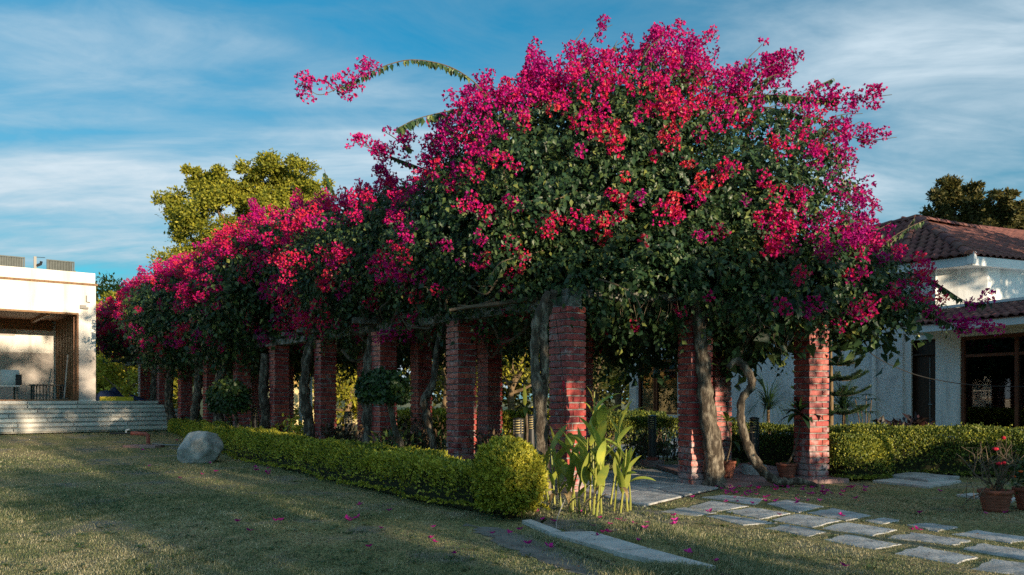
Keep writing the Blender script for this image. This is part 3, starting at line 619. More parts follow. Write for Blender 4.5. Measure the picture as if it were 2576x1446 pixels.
def place_tiles(parent, a, b, c, d, rows_max=40, parts=300):
    """tiles on the slope a-b (eave, left to right seen from outside), c above b, d above a"""
    a, b, c, d = [np.array(x, float) for x in (a,b,c,d)]; ux = unit(b-a); nrm = unit(np.cross(ux, unit((c+d)/2-(a+b)/2))); uy = np.cross(nrm, ux)
    pa, pb, pc, pd = [np.array([np.dot(x-a,ux), np.dot(x-a,uy)]) for x in (a,b,c,d)]
    H = max(pc[1], pd[1]); nr = int(H/.205); base = org[parent.name]
    for r_ in range(min(nr+1, rows_max)):
        y = r_*.205; 
        if y > H-.03: break
        xl = pa[0]+(pd[0]-pa[0])*y/max(pd[1],1e-6); xr = pb[0]+(pc[0]-pb[0])*y/max(pc[1],1e-6)
        x = xl + .03 + R.uniform(0,.02)
        while x + .16 < xr + .06:
            p = a + ux*(x+.1) + uy*(y-.03) + nrm*(.012+R.uniform(0,.006)); th_ = R.uniform(-.02,.02)
            mtx = mathutils.Matrix(((*[0]*3,0),(*[0]*3,0),(*[0]*3,0),(0,0,0,1)))
            u2 = ux*cos(th_)+uy*sin(th_); y2 = uy*cos(th_)-ux*sin(th_)
            for i in range(3): mtx[i][0] = u2[i]; mtx[i][1] = y2[i]; mtx[i][2] = nrm[i]; mtx[i][3] = p[i]-base[i]
            if tile_n[0] < parts:
                o = link('tile', TP, parent); o.matrix_local = mtx; tile_n[0] += 1
            else:
                co = np.array([v.co[:] for v in TP.vertices]); k = len(REST[0]); W_ = np.stack([u2,y2,nrm],0)
                REST[0].extend((co @ W_ + p).tolist()); REST[1].extend([tuple(i+k for i in pl_.vertices) for pl_ in TP.polygons])
            x += .198
place_tiles(rf_, S0, S1, APX, APX)
place_tiles(lt, HP(.2,.93,fz1+.012), HP(-5.4,.93,fz1+.012), HP(-5.4,-.05,3.102), HP(.2,-.05,3.102), parts=170)
place_tiles(rf_, S1, S1+(SR-S1)*.75, APX+(APB-APX)*.75, APX)
place_tiles(rf_, S0+(SL-S0)*.45, S0, APX, APX+(APA-APX)*.45)
if REST[0]: pyd('roof_tiles', REST[0], REST[1], M['tile_red'], rf_, True)['kind'] = 'stuff'
def ridge(a, b, parent):
    a, b = np.array(a), np.array(b); L_ = np.linalg.norm(b-a); n = int(L_/.36); d = unit(b-a); s = unit(np.cross(d, [0,0,1])); u = np.cross(s, d)
    for k in range(n):
        V = []; F_ = []; m_ = 6
        for j, (q, r_) in enumerate(((k*.36,.115),(k*.36+.39,.10))):
            for i in range(m_+1):
                an = pi*i/m_; V.append(a + d*q + s*cos(an)*r_ + u*(sin(an)*r_*.85+.01+(.012 if j == 0 else 0)))
        for i in range(m_): F_.append((i,i+1,m_+2+i,m_+1+i))
        F_.append(tuple(range(m_+1))[::-1])
        pyd('ridge_tile', V, F_, M['tile_red'], parent)
ridge(S1, APX, rf_); ridge(S0, APX, rf_); ridge(APX, APB, rf_); ridge(APX, APX+(APA-APX)*.5, rf_)
MB().prism([E1+cn*.05+ch*-.06, E1+cn*.05+ch*.08, E1+ch*.08-cn*.1, E1-ch*.06-cn*.1], ZE+.0, ZE+.26).build('finial_block', M['white_paint'], hs)
# telephone cable to the house
tag(MB().tube(smooth_path([P(2165,868,15.5), P(2215,905,15.8), P(2290,938,16), P(2370,958,16), P(2470,970,15.5), P(2620,973,14.5)]), .009, 5).build('cable', M['cable']), 'thin black cable sagging across the house wall and door', 'cable')
# ochre house and pale wall far behind, seen in the window's reflection
oc = thing('ochre_house', (-10.6,39.5,0), 'ochre house with a pale garden wall, mirrored in the narrow window', 'house')
MB().box((-10.6,40.2,2.2), (6.6,3.2,4.4), .3).build('wall', M['ochre'], oc)
MB().box((-9.6,36.6,.85), (9,.25,1.7), .3).build('garden_wall', M['pale_yellow'], oc)
MB().box((-10.6,40.2,4.51), (7.2,3.8,.2), .3).build('roof_slab', M['white_wall'], oc)
for k in range(3):
    c_ = np.array([-12.15+k*2.0, 38.02+k*.62, 2.9]); f_ = MB().box(c_, (.9,.12,1.1), .3).build('window', M['frame_brown'], oc); MB().box(c_+np.array([.02,-.06,0]), (.7,.05,.9), .3).build('pane', M['glass'], f_)
# ---------------------------------------------------------------- brick pillars
def brick_protos():
    out_ = []
    for k in range(6):
        L_, B_, H_, ch_ = .217/2, .109/2, .070/2, .006; V = []; F_ = []
        for sz, iz in ((-1,0),(1,1)):
            for (sx, sy) in ((-1,-1),(1,-1),(1,1),(-1,1)):
                j = R.uniform(-.003,.003,3); V.append((sx*L_+j[0], sy*B_+j[1], sz*(H_-ch_)+j[2]))
        for sz in (-1,1):
            for (sx, sy) in ((-1,-1),(1,-1),(1,1),(-1,1)):
                j = R.uniform(-.002,.002,3); V.append((sx*(L_-ch_)+j[0], sy*(B_-ch_)+j[1], sz*H_+j[2]*.5))
        F_ = [(0,1,5,4),(1,2,6,5),(2,3,7,6),(3,0,4,7),(11,10,9,8),(12,13,14,15)]
        for i in range(4): k2 = (i+1)%4; F_ += [(k2,i,8+i,8+k2),(4+i,4+k2,12+k2,12+i)]
        me = bpy.data.meshes.new('brick'); me.from_pydata(V, [], F_); me.materials.append(M['brick']); out_.append(me)
    return out_
BP = brick_protos(); PITCH = .0875
def pillar(xy, ang, label, courses=27, z0=0.0, bricks=True):
    c = np.array([xy[0], xy[1], z0]); H = courses*PITCH
    mb = MB().box((xy[0], xy[1], z0+H/2), (.306,.306,H), ang); o = mb.build('brick_pillar', M['mortar']); tag(o, label, 'pillar', 'brick pillars of the pergola')
    # object origin sits at the base, bricks are children
    ca, sa = cos(ang), sin(ang); b0 = org[o.name]
    for r_ in range(courses):
        for i in range(4):
            a = ang + i*pi/2; off = -.0575 if r_ % 2 == 0 else .0575
            lx, ly = off + R.uniform(-.003,.003), -.115 + R.uniform(-.004,.004); x = lx*cos(a)-ly*sin(a); y = lx*sin(a)+ly*cos(a)
            b = bpy.data.objects.new('brick', BP[R.randint(6)]); C.objects.link(b); b.parent = o
            b.location = (xy[0]+x-b0[0], xy[1]+y-b0[1], z0+(r_+.5)*PITCH+R.uniform(-.002,.002)-b0[2]); b.rotation_euler = (R.uniform(-.008,.008), R.uniform(-.008,.008), a+R.uniform(-.012,.012))
    return o
ANG = atan2(D2[1], D2[0])
PCEN = lambda p: np.array(p)
outer_labels = ['near corner brick pillar, lit across the middle, behind the canna lilies','brick pillar with whitish lime on its left edge, right of the thin crooked stem','brick pillar behind the larger lollipop tree with magenta flowers at its top',
 'brick pillar to the right of the forked pale stem, behind a reddish shrub','brick pillar between the pale spotted stem and the bollard by the smaller lollipop tree','brick pillar directly behind the smaller lollipop tree',
 'brick pillar between a leaning stem and the smaller lollipop tree','brick pillar left of the leaning slim stem','brick pillar partly hidden by the end of the stone steps','farthest brick pillar above the landing of the stone steps']
for k in range(10):
    pillar(row(k), ANG + R.uniform(-.03,.03), outer_labels[k])
inner_labels = [None,'brick pillar in the inner row hidden close behind the near corner pillar','dark shaded brick pillar of the inner row just right of the lime-edged pillar','inner row brick pillar seen between the larger lollipop tree and the crooked stem',
 'inner row brick pillar seen in the gap left of the larger lollipop tree','inner row brick pillar half hidden behind the forked pale stem','inner row brick pillar beside a white pole','inner row brick pillar catching sun behind the small lollipop tree','inner row brick pillar in the gap left of the small lollipop tree']
for k in range(1, 9): pillar(inner(k), ANG + R.uniform(-.03,.03), inner_labels[k])
FA = atan2(.36,.93)
pillar((2.52,11.27), FA, 'lime-stained brick pillar with a rough thick vine stem pressed against it')
PF = np.array([4.28,11.72]); pillar(PF, FA-.02, 'brick pillar at the right end, between a potted plant and the clipped hedge')
PB = np.array([3.58,14.25]); pillar(PB, FA, 'shaded brick pillar behind the thick rough vine stem and the tall pot plant')
# ---------------------------------------------------------------- pergola frame
pf = thing('pergola_frame', (*row(4), 2.36), 'weathered concrete beams of the pergola under the bougainvillea', 'pergola'); zb = 27*PITCH
def beam(a, b, z0, h, wd, nm='beam'): return MB().bar((a[0],a[1],z0+h/2), (b[0],b[1],z0+h/2), wd, h).build(nm, M['beam'], pf)
for k in range(0, 10): beam(row(k)-D1*(.1 if k else .25)+D1*.105, row(k+1)-D1*.005, zb+.002, .125, .22)
for k in range(0, 9): beam(inner(k)+D1*.005, inner(k+1)-D1*.005, zb+.002, .125, .22)
for k in range(0, 11): 
    r_ = row(k); i_ = inner(k) if k else I0; d = unit(i_-r_); beam(r_-d*(.55 if k > 1 else .05), i_+d*.45, zb+.129, .10, .16, 'cross_beam')
    if 0 < k < 10:
        r2 = r_+D1*1.2; i2 = i_+D1*1.2; beam(r2-d*.40, i2+d*.4, zb+.129, .08, .10, 'cross_beam')
beam(np.array([2.66,11.33]), PF+np.array([.25,.1]), zb+.002, .125, .22); beam(PF+np.array([-.03,.12]), PB-np.array([-.05,.2]), zb+.003, .12, .2); beam(PB+np.array([-.12,-.05]), np.array([1.9,13.2]), zb+.004, .12, .2)
for t in (.33,.66,1.0): p = np.array([2.66,11.33])*(1-t)+PF*t; beam(p-D1F*.5, p+D1F*3.1, zb+.131, .09, .12, 'cross_beam')

# ---------------------------------------------------------------- bougainvilleas: stems
def zp(x, y, Y): return P(x, y, Y)
stems = {  # key: (label, list of (photo points, depth, radii, name))
 'A': ('bougainvillea on two fused grey stems beside the near corner pillar', [([(1366,1240),(1362,1150),(1359,1060),(1354,985),(1347,935),(1345,870),(1349,810),(1364,768),(1378,735)],10.15,[.115,.09,.084,.078,.06,.055,.055,.05,.04]), ([(1362,1060),(1366,985),(1370,940),(1368,880),(1366,820),(1380,775),(1394,730)],10.22,[.056,.058,.058,.055,.052,.048,.042])]),
 'B': ('bougainvillea on a thick rough dark stem against the lime-stained pillar', [([(1797,1232),(1795,1180),(1788,1110),(1776,1020),(1770,940),(1762,860),(1756,800),(1745,735)],11.0,[.16,.135,.12,.10,.095,.085,.08,.06]), ([(1800,1225),(1802,1150),(1792,1080),(1780,1000),(1774,930)],11.08,[.10,.10,.085,.075,.05])]),
 'C': ('bougainvillea on a bare twisted stem that lies along the ground and bends upward', [([(2058,1222),(2010,1210),(1965,1213),(1930,1195),(1905,1168),(1882,1125),(1868,1080),(1862,1035),(1868,1000),(1888,975),(1890,955),(1878,930),(1862,912),(1848,908),(1830,925)],10.97,[.025,.045,.065,.058,.066,.064,.056,.052,.05,.052,.053,.052,.052,.045,.03]), ([(1850,910),(1868,870),(1900,820),(1950,760)],11.6,[.04,.04,.04,.04])]),
 'D': ('bougainvillea on a thin crooked stem left of the lime-edged pillar', [([(1099,1200),(1090,1120),(1072,1040),(1066,1005),(1084,978),(1094,930),(1098,880),(1112,830),(1135,790)],12.75,[.055,.055,.06,.06,.055,.05,.045,.04,.035]), ([(1070,1005),(1078,985),(1092,950)],12.8,[.05,.06,.03]), ([(1104,850),(1125,838),(1150,826),(1168,805)],12.8,[.025,.025,.022,.02])]),
 'E': ('bougainvillea on a stout leaning stem behind the larger lollipop tree', [([(938,1175),(932,1110),(927,1040),(924,980),(928,925),(938,860),(950,800),(965,740)],14.5,[.14,.125,.115,.11,.11,.10,.09,.07]), ([(960,790),(968,750),(985,710)],14.6,[.05,.05,.04])]),
 'F': ('bougainvillea on a forked pale stem left of a brick pillar', [([(790,1150),(780,1085),(770,1020),(766,970),(772,920),(784,870),(802,840),(815,800)],16.4,[.14,.12,.10,.095,.08,.07,.08,.06]), ([(768,960),(766,910),(776,870),(795,845)],16.45,[.07,.065,.06,.05])]),
 'G': ('bougainvillea on a pale spotted stem right of the bollard', [([(660,1130),(662,1095),(672,1050),(663,1000),(664,950),(668,890)],18.4,[.17,.15,.13,.11,.105,.09])]),
 'H': ('bougainvillea on a dark stem beside the smaller lollipop tree', [([(554,1120),(550,1060),(547,1010),(550,960),(560,920),(565,880)],20.4,[.15,.13,.12,.11,.10,.09])]),
 'I': ('bougainvillea on a slim leaning stem before the far pillars', [([(482,1110),(486,1070),(492,1025),(498,980),(500,930),(502,890)],22.4,[.14,.13,.12,.115,.11,.09])]),
 'J': ('bougainvillea on a wavy stem close to the end of the steps', [([(430,1100),(432,1060),(424,1010),(426,965),(434,925),(436,890)],24.4,[.15,.14,.12,.12,.11,.09])]),
 'K': ('bougainvillea on the farthest stem beside the pavilion landing', [([(386,1090),(386,1020),(388,970),(390,920),(392,890)],26.4,[.14,.12,.12,.11,.09])]),
}
plants = {}
for k, (lb, st_) in stems.items():
    base = zp(*st_[0][0][0], st_[0][1]); base[2] = 0
    th = thing('bougainvillea', base, lb, 'bougainvillea', 'bougainvilleas climbing over the pergola'); plants[k] = th
    for i, (pts, Y, rad) in enumerate(st_):
        p = [zp(x, y, Y + .04*sin(j*1.7)) for j, (x, y) in enumerate(pts)]
        if i == 0 and k != 'C': p[0][2] = min(p[0][2], -.03)
        sp = smooth_path(p, 6); rr = np.interp(np.linspace(0, len(rad)-1, len(sp)), range(len(rad)), rad)
        rr = rr*(1+.10*np.sin(np.arange(len(sp))*1.3)+R.uniform(-.05,.05,len(sp)))
        MB().tube(sp, rr, 12 if k in 'ABC' else 9, rough=.13).build('trunk' if i == 0 else 'limb', M['bark'], th, True)

# canopy blobs: photo centre, depth, radii (photo px at that depth), depth radius in metres
def blob(x, y, Y, rx, rz, ry): c = P(x, y, Y); return (c, np.array([rx/F*Y, ry, rz/F*Y]))
BL = [blob(1490,520,12.6,345,285,1.9), blob(1540,335,12.8,250,150,1.5), blob(1850,595,12.9,255,245,1.9), blob(2075,725,12.4,200,115,1.2), blob(1190,610,13.2,185,155,1.6),
      blob(1590,690,11.3,300,112,1.0), blob(1420,715,11.2,110,62,.75), blob(1905,720,11.9,240,130,1.1), blob(1340,420,12.9,200,170,1.5), blob(1010,590,15.2,120,100,1.3), blob(2190,790,12.2,120,60,.8)]
BL += [blob(1590,845,14.8,190,55,.5), blob(1850,855,14.2,120,55,.5), blob(2160,800,12.3,130,45,.8)]
for kk in np.arange(.8,10,.8): c2 = inner(kk)+D2*.75; BL.append((np.array([c2[0],c2[1],3.0]), np.array([1.1,.7,.85])))
tops = {1:4.6,2:4.7,3:4.95,4:5.1,5:5.1,6:4.95,7:4.85,8:4.7,9:4.55,10:4.4,11:4.2}
bots = {1:2.45,4:2.45,5.5:2.1,7.5:2.1,8.5:2.7,11:2.9}
ROWB = []
for kk in np.arange(1.0, 10.2, .75):
    c2 = (row(kk)+inner(kk))/2 - D2*np.interp(kk,[3,6],[.3,.6]); tz = np.interp(kk, list(tops), list(tops.values())); bz = np.interp(kk, list(bots), list(bots.values())); zc = (tz+bz)/2 + .05
    BL.append((np.array([c2[0], c2[1], zc]), np.array([1.75 + .12*sin(kk*2.1), 1.6, (tz-bz)/2]))); ROWB.append(len(BL)-1)
ROWA = atan2(D1[1], D1[0])
ca_, sa_ = cos(ROWA), sin(ROWA)
def fdist(p, skip=-1):
    """how deep inside the union of blobs (1 at a centre, 0 at a surface), lumpy"""
    best = np.full(len(p), -9.); nz = .20*noise(p, .75) + .10*noise(p+5, 2.1)
    for i, (c, r) in enumerate(BL):
        q = (p - c)/r; d = 1 - np.linalg.norm(q, axis=1)/(1+nz); best = np.maximum(best, d)
    return best
anchors = {}
for k, (lb, st_) in stems.items():
    p = zp(*st_[0][0][-1], st_[0][1]); anchors[k] = p[:2]
anchors['C'] = np.array([4.3,11.9]); anchors['B'] = np.array([2.6,11.2]); anchors['A'] = np.array([.9,10.6])
AK = list(anchors); AV = np.array([anchors[k] for k in AK])
def owner(p): return np.argmin(((p[:,None,:2]-AV[None])**2).sum(2), axis=1)
# leafy shoots on the shell
def shell(n, dmin, dmax, cam_bias=True):
    vol = np.array([np.prod(r)**(2/3) for c, r in BL]); pk = R.choice(len(BL), size=n, p=vol/vol.sum()); d = rdir(n)
    c = np.array([b[0] for b in BL])[pk]; r = np.array([b[1] for b in BL])[pk]; p0 = c + d*r
    nz = .20*noise(p0, .75) + .10*noise(p0+5, 2.1); depth = R.uniform(dmin, dmax, n); p = c + d*r*(1+nz-depth)[:,None]
    keep = (fdist(p) < np.maximum(depth,0) + .05) & (p[:,2] > np.where(p[:,1] > 18.5, np.where(p[:,1] > 26, 2.7, 2.0), np.where((p[:,1] > 13.4) & (p[:,0] > -1.5) | (p[:,0] > 3.0), np.where((p[:,0] > 2.9) & (p[:,1] < 13.6), 2.34, np.where(p[:,1] > 13.4, 2.0, 1.75)), 2.28)))
    nrm = unit(d/r); v = -np.array([0,0,1.2]) + 0*p; tocam = unit(np.array([0,0,1.2]) - p); fc = (nrm*tocam).sum(1)
    if cam_bias: keep &= (R.rand(n) < np.clip(.55 + fc*1.2, .22, 1))
    return p[keep], nrm[keep]
LV = {k: [[],[],[]] for k in AK}; BV = {k: [[],[],[]] for k in AK}; TW = {k: MB() for k in AK}; nV = {k: 0 for k in AK}; nB = {k: 0 for k in AK}
def put(store, cnt, k, V, T, tint): store[k][0].append(V); store[k][1].append(T + cnt[k]); store[k][2].append(tint); cnt[k] += len(V)
def shoots(p, nrm, nl, ln, leaf, droop=.9, own=None):
    """sprays of nl leaves along short drooping shoots"""
    n = len(p); d = unit(nrm*1.0 + rdir(n)*.75 + np.array([0,0,.25])); L_ = ln*R.uniform(.6,1.4,n); rt = R.rand(n); ow = owner(p) if own is None else own
    for i in range(nl):
        t = (i+.5)/nl; q = p + d*(L_*t)[:,None]; q[:,2] -= droop*L_*t*t*.7
        tang = unit(d - np.array([0,0,1.])*(droop*1.4*t)); side = unit(np.cross(tang, rdir(n)))
        ld = unit(side*.85 + tang*.35 - np.array([0,0,.55]) + rdir(n)*.25); ln_n = unit(nrm*.7 + np.array([0,0,.6]) + rdir(n)*.55)
        sz = leaf*R.uniform(.45,1.45,n); V, T = leaf_arrays(q, ld, ln_n, sz, sz*R.uniform(.5,.8,n))
        ti = np.clip(.42 + .22*R.normal(size=n) + .16*(rt-.5) + .10*noise(p, 1.6) + (.35 if False else 0), 0, 1); tv = np.repeat(ti, 5)
        for j, k in enumerate(AK):
            s = ow == j
            if s.any():
                vi = np.repeat(s, 5); put(LV, nV, k, V[vi], _reT(s), tv[vi])
def _reT(s):
    n = int(s.sum()); i = (np.arange(n)*5)[:,None]
    return np.stack([i+np.array([0,2,3]), i+np.array([0,3,1]), i+np.array([2,4,3]), i+np.array([3,4,1])], 1).reshape(-1,3)
def far(p): return p[:,1] > 16.5
p, nr_ = shell(66000, -.06, .16)
f_ = far(p); shoots(p[~f_], nr_[~f_], 8, .34, .072); 
q, qn = p[f_], nr_[f_]; s = R.rand(len(q)) < .75; shoots(q[s], qn[s], 6, .34, .115)
p, nr_ = shell(22000, .14, .40, False); shoots(p, nr_, 6, .36, .115)
p, nr_ = shell(17000, .40, .85, False); shoots(p, nr_, 5, .40, .19)
print('leaf verts', sum(nV.values()))
# flower clusters
def bracts(c, nrm, nf, L_, rad, hue, spread=1.0):
    """one cluster: nf flowers of three papery bracts round an axis"""
    ax = unit(nrm + rdir(1)[0]*.45 + np.array([0,0,.25])); t = R.rand(nf)**.8; a = R.uniform(0,2*pi,nf); u = unit(np.cross(ax, [.3,.2,1])); v = np.cross(ax, u)
    rr = rad*np.sqrt(R.rand(nf))*(.55+.45*np.sin(pi*np.clip(t,.05,.95)))
    pos = c + ax*(t*L_)[:,None] + (u*np.cos(a)[:,None] + v*np.sin(a)[:,None])*rr[:,None]; pos[:,2] -= (t*L_)**2*.25
    fd = unit(ax*.5 + (u*np.cos(a)[:,None] + v*np.sin(a)[:,None])*.9 + rdir(nf)*.35); Vs = []; ti = []
    k = owner(np.array([c]))[0]; key = AK[k]; w_ = unit(np.cross(fd, rdir(nf))); x_ = np.cross(fd, w_)
    for b in range(3):
        an = 2*pi*b/3; od = w_*cos(an) + x_*sin(an); sz = .037*R.uniform(.65,1.35,nf)
        V, T = leaf_arrays(pos + od*.004, unit(od*.75 + fd*.75), fd*1.0 - od*.6, sz, sz*.85, fold=.22, droop=-.05)
        put(BV, nB, key, V, T, np.repeat(np.clip(hue + R.normal(size=nf)*.15, 0, 1), 5))
def flower_density(p, n):
    z = p[:,2]; y = p[:,1]; x = p[:,0]; far_ = y > 14.6; u = n[:,2]
    mound = np.clip((z-3.9)/1.4, 0, 1)*.52 + .56*(z > 2.9) + .10
    right = ((x > 3.4) & (z > 2.3))*.70; rowd = np.clip((z-3.1)/1.2, 0, 1)*.72 + .55*(z > 2.5)
    patch = np.clip(.62 + .55*noise(p+9, 1.6), 0.20, 1.2)
    return np.where(far_, rowd, np.maximum(mound, right))*patch
p, nr_ = shell(15000, -.14, .02); keep = R.rand(len(p)) < flower_density(p, nr_)*1.0; p, nr_ = p[keep], nr_[keep]
hn = noise(p+3, .6)
for c, n_, h in zip(p, nr_, hn):
    sunny = float(np.dot(n_, tosun)); hue = .40 + .22*h + R.normal()*.12
    s = R.uniform(.15,1.0); bracts(c + n_*.06, n_, int(10+30*s), .12+.24*s, .05+.08*s, hue)
p, nr_ = shell(9000, -.10, .0); s_ok = ((p[:,1] < 13.2) & (p[:,2] > 2.8) & (p[:,2] < 4.9)) | ((p[:,1] > 13.2) & (p[:,2] > 2.5) & (p[:,2] < 4.2) & (nr_[:,0] < .1)); p, nr_ = p[s_ok], nr_[s_ok]; got = []
for c, n_ in zip(p, nr_):                                  # single clusters scattered over the leafy faces
    if all(((c-g_)**2).sum() > .23 for g_ in got) and len(got) < 260:
        got.append(c); s = R.uniform(.1,.8); bracts(c + n_*.07, n_, int(8+24*s), .10+.20*s, .05+.07*s, .45+R.normal()*.2)
# ---------------------------------------------------------------- long shoots that stand out of the outline
def shoot(pts, Y, f0, dens=1.0, leaf=.10, fl=1.0, hang=True, rad=.012, hue=.25, leaves=True):
    yy = np.linspace(Y[0], Y[1], len(pts)) if isinstance(Y, tuple) else np.full(len(pts), Y)
    path = smooth_path([P(x, y, d) for (x, y), d in zip(pts, yy)], 8); seg = np.linalg.norm(np.diff(path, axis=0), axis=1); L_ = seg.sum(); cum = np.r_[0, np.cumsum(seg)]/L_
    key = AK[owner(path[:1])[0]]; th = plants[key]
    MB().tube(path, np.linspace(rad, rad*.35, len(path)), 5).build('shoot', M['twig'], th)
    at = lambda t: np.stack([np.interp(t, cum, path[:,i]) for i in range(3)], -1)
    if leaves:
        n = int(L_*26*dens); t = np.sort(R.rand(n))*min(f0+.15,1); q = at(t); ld = unit(np.array([0,0,-1.])*(1 if hang else .1) + rdir(n)*.45 + np.array([.1,0,0])); sz = leaf*R.uniform(.6,1.25,n)
        V, T = leaf_arrays(q, ld, unit(rdir(n)+np.array([0,-1.2,.4])), sz, sz*.62); put(LV, nV, key, V, T, np.repeat(np.clip(.5+.25*R.normal(size=n),0,1), 5))
    m = int(L_*(1-f0)*9*fl)
    for t in f0 + (1-f0)*R.rand(m):
        c = at(np.array([t]))[0]; k = 1.15-.75*max(0,(t-f0)/(1-f0+1e-6)); bracts(c, unit(rdir(1)[0]+np.array([0,-.4,.3])), int(9+14*k), .10+.14*k, .05+.06*k, hue+R.normal()*.08)
SH = [([(1235,300),(1222,245),(1190,205),(1130,168),(1050,151),(985,160),(900,196),(850,222),(800,238),(757,206)],(12,11.2),.68,1.5,.10,2.0),
 ([(1265,320),(1235,290),(1180,272),(1110,283),(1045,300),(1000,322)],(12,11.6),1.0,2.2,.12,0), ([(1240,300),(1200,330),(1190,375),(1185,430)],12,.9,2,.12,0), ([(1130,285),(1110,330),(1080,360)],12,1.0,2,.11,0),
 ([(1390,240),(1360,185),(1340,140)],12.4,.1,1,.09,1.6), ([(1430,230),(1450,170),(1480,112),(1505,80),(1540,62)],12.3,.45,1,.08,.9),
 ([(1620,230),(1635,150),(1652,75)],12.4,.35,1.3,.09,3.6), ([(1645,180),(1675,120),(1698,72)],12.4,.55,1,.09,2.2), ([(1700,260),(1725,190),(1742,115)],12.3,.1,1,.09,3.4),
 ([(1790,300),(1840,235),(1890,180),(1950,160),(2005,146)],12.2,.2,1,.08,3.0), ([(1800,260),(1880,240),(1960,240),(2080,248),(2170,246),(2243,238)],(12,11.5),.55,2.4,.12,2.0),
 ([(1850,262),(1920,215),(1965,180)],12.2,.2,1,.09,3.0), ([(2000,250),(2060,215),(2096,197)],11.9,1,1.6,.09,0), ([(2000,370),(2060,330),(2120,325),(2165,305)],12,.35,1.6,.09,1.6),
 ([(1990,330),(2060,300),(2130,340),(2190,352),(2255,345)],12,.62,1.3,.08,1.4), ([(2000,420),(2070,400),(2115,430),(2125,475)],12.2,.3,1.6,.10,1.9), ([(2030,500),(2090,478),(2150,500),(2218,535)],12.2,.35,1.6,.08,1.6),
 ([(2070,580),(2140,572),(2200,578),(2240,560)],12.3,.3,1.8,.09,1.3), ([(2230,690),(2310,690),(2370,722),(2430,758),(2485,760)],(12,11.2),.86,2.0,.10,2.6), ([(2270,760),(2330,785),(2390,815),(2440,832),(2500,828)],(11.9,11.2),.55,2,.09,2.2),
 ([(1080,430),(1000,400),(935,375),(882,352)],(14,13.2),.35,1.4,.09,2.4), ([(1000,470),(960,450),(948,415)],14.3,.1,1,.09,3.6), ([(1040,380),(990,345),(965,330)],13.4,.2,1.4,.1,2.0),
 ([(655,600),(648,545),(640,505)],20.5,.3,1.2,.13,4.0), ([(850,500),(828,465),(815,425)],17,.8,1.4,.12,.8), ([(690,640),(640,640),(575,638),(545,645)],(20,19),.6,2,.14,2.0),
 ([(2200,640),(2240,600),(2290,570),(2330,552)],12.8,1.0,1.2,.08,0), ([(2230,620),(2270,585),(2300,548)],13,1.0,1.2,.08,0), ([(1220,260),(1225,225),(1218,200)],12.2,.3,1,.08,1.2), ([(380,760),(345,740),(338,735)],28,.3,1,.14,2.5),
 ([(1950,640),(2040,640),(2110,620),(2170,590)],11.9,.15,1,.09,2.4), ([(2080,700),(2160,650),(2230,640)],11.9,.1,1,.09,2.6), ([(1500,160),(1490,145),(1470,120)],12.4,.1,1,.09,2), ([(1560,190),(1580,165),(1590,150)],12.4,.1,1,.09,2)]
SH += [([(1265,420),(1275,480),(1290,560),(1310,640)],(11.2,10.6),1.0,2.4,.12,0), ([(1180,480),(1120,500),(1050,520),(1000,545)],(12.6,12.2),.8,2.2,.11,1.2), ([(1450,480),(1400,500),(1330,505),(1290,500)],(10.9,10.5),.9,1.6,.10,.8),
 ([(1700,560),(1760,590),(1800,640),(1815,700)],(10.9,10.4),1,2,.11,0), ([(1560,240),(1440,255),(1340,275),(1270,300)],(11.6,11.2),1,2.2,.10,0), ([(1800,300),(1900,270),(1980,280),(2040,300)],(11.8,11.4),.9,2.4,.11,1.2),
 ([(1850,420),(1930,440),(1990,470),(2020,520)],(11.2,10.8),.8,2,.11,1.5), ([(1400,620),(1330,640),(1260,660),(1230,700)],(10.8,10.4),1,2,.11,0), ([(1900,640),(1960,680),(2000,730),(2010,790)],(10.9,10.6),.9,2,.10,1.2), ([(1500,700),(1560,720),(1600,750),(1615,790)],(10.3,10.1),1,2,.10,0)]
for k_ in range(34):
    t_ = R.rand(); x0 = 1240+t_*900; y0 = np.interp(x0, [1240,1340,1600,1760,1980,2140], [300,215,185,225,300,470])+R.uniform(0,50); a_ = np.interp(x0, [1240,1600,2140], [2.1,1.55,.55])+R.normal()*.35; l_ = R.uniform(70,185)
    SH.append(([(x0-cos(a_)*50,y0+sin(a_)*60),(x0,y0),(x0+cos(a_)*l_*.6,y0-sin(a_)*l_*.6),(x0+cos(a_-.25)*l_,y0-sin(a_-.25)*l_)],R.uniform(11.6,12.8),R.uniform(.35,.7),R.uniform(.8,1.6),.08,R.uniform(.4,1.0)))
for k_ in range(16):
    kk = R.uniform(2,9); c2 = (row(kk)+inner(kk))/2; yv = c2[1]; xv = CX+c2[0]/yv*F; z_ = np.interp(kk, list(tops), list(tops.values())); y0 = HZ-(z_-EYE)/yv*F; l_ = R.uniform(.5,1.0)/yv*F; a_ = R.uniform(.9,2.4)
    SH.append(([(xv,y0+l_*.5),(xv,y0),(xv+cos(a_)*l_*.6,y0-sin(a_)*l_*.6),(xv+cos(a_)*l_,y0-sin(a_)*l_*.9)],yv,R.uniform(.3,.7),1.2,.11,R.uniform(.8,1.6)))
for s_ in SH: shoot(*s_)
for (x, y, Y, n_) in [(985,845,13.6,30),(968,850,13.6,26),(1020,852,13.5,14),(1020,640,12.4,30),(1100,630,12.1,26),(880,680,14,30),(930,660,13.8,24),(1070,700,12.4,12)]:
    bracts(P(x,y,Y), np.array([-.3,-.9,.1]), n_, .22, .11, .25)
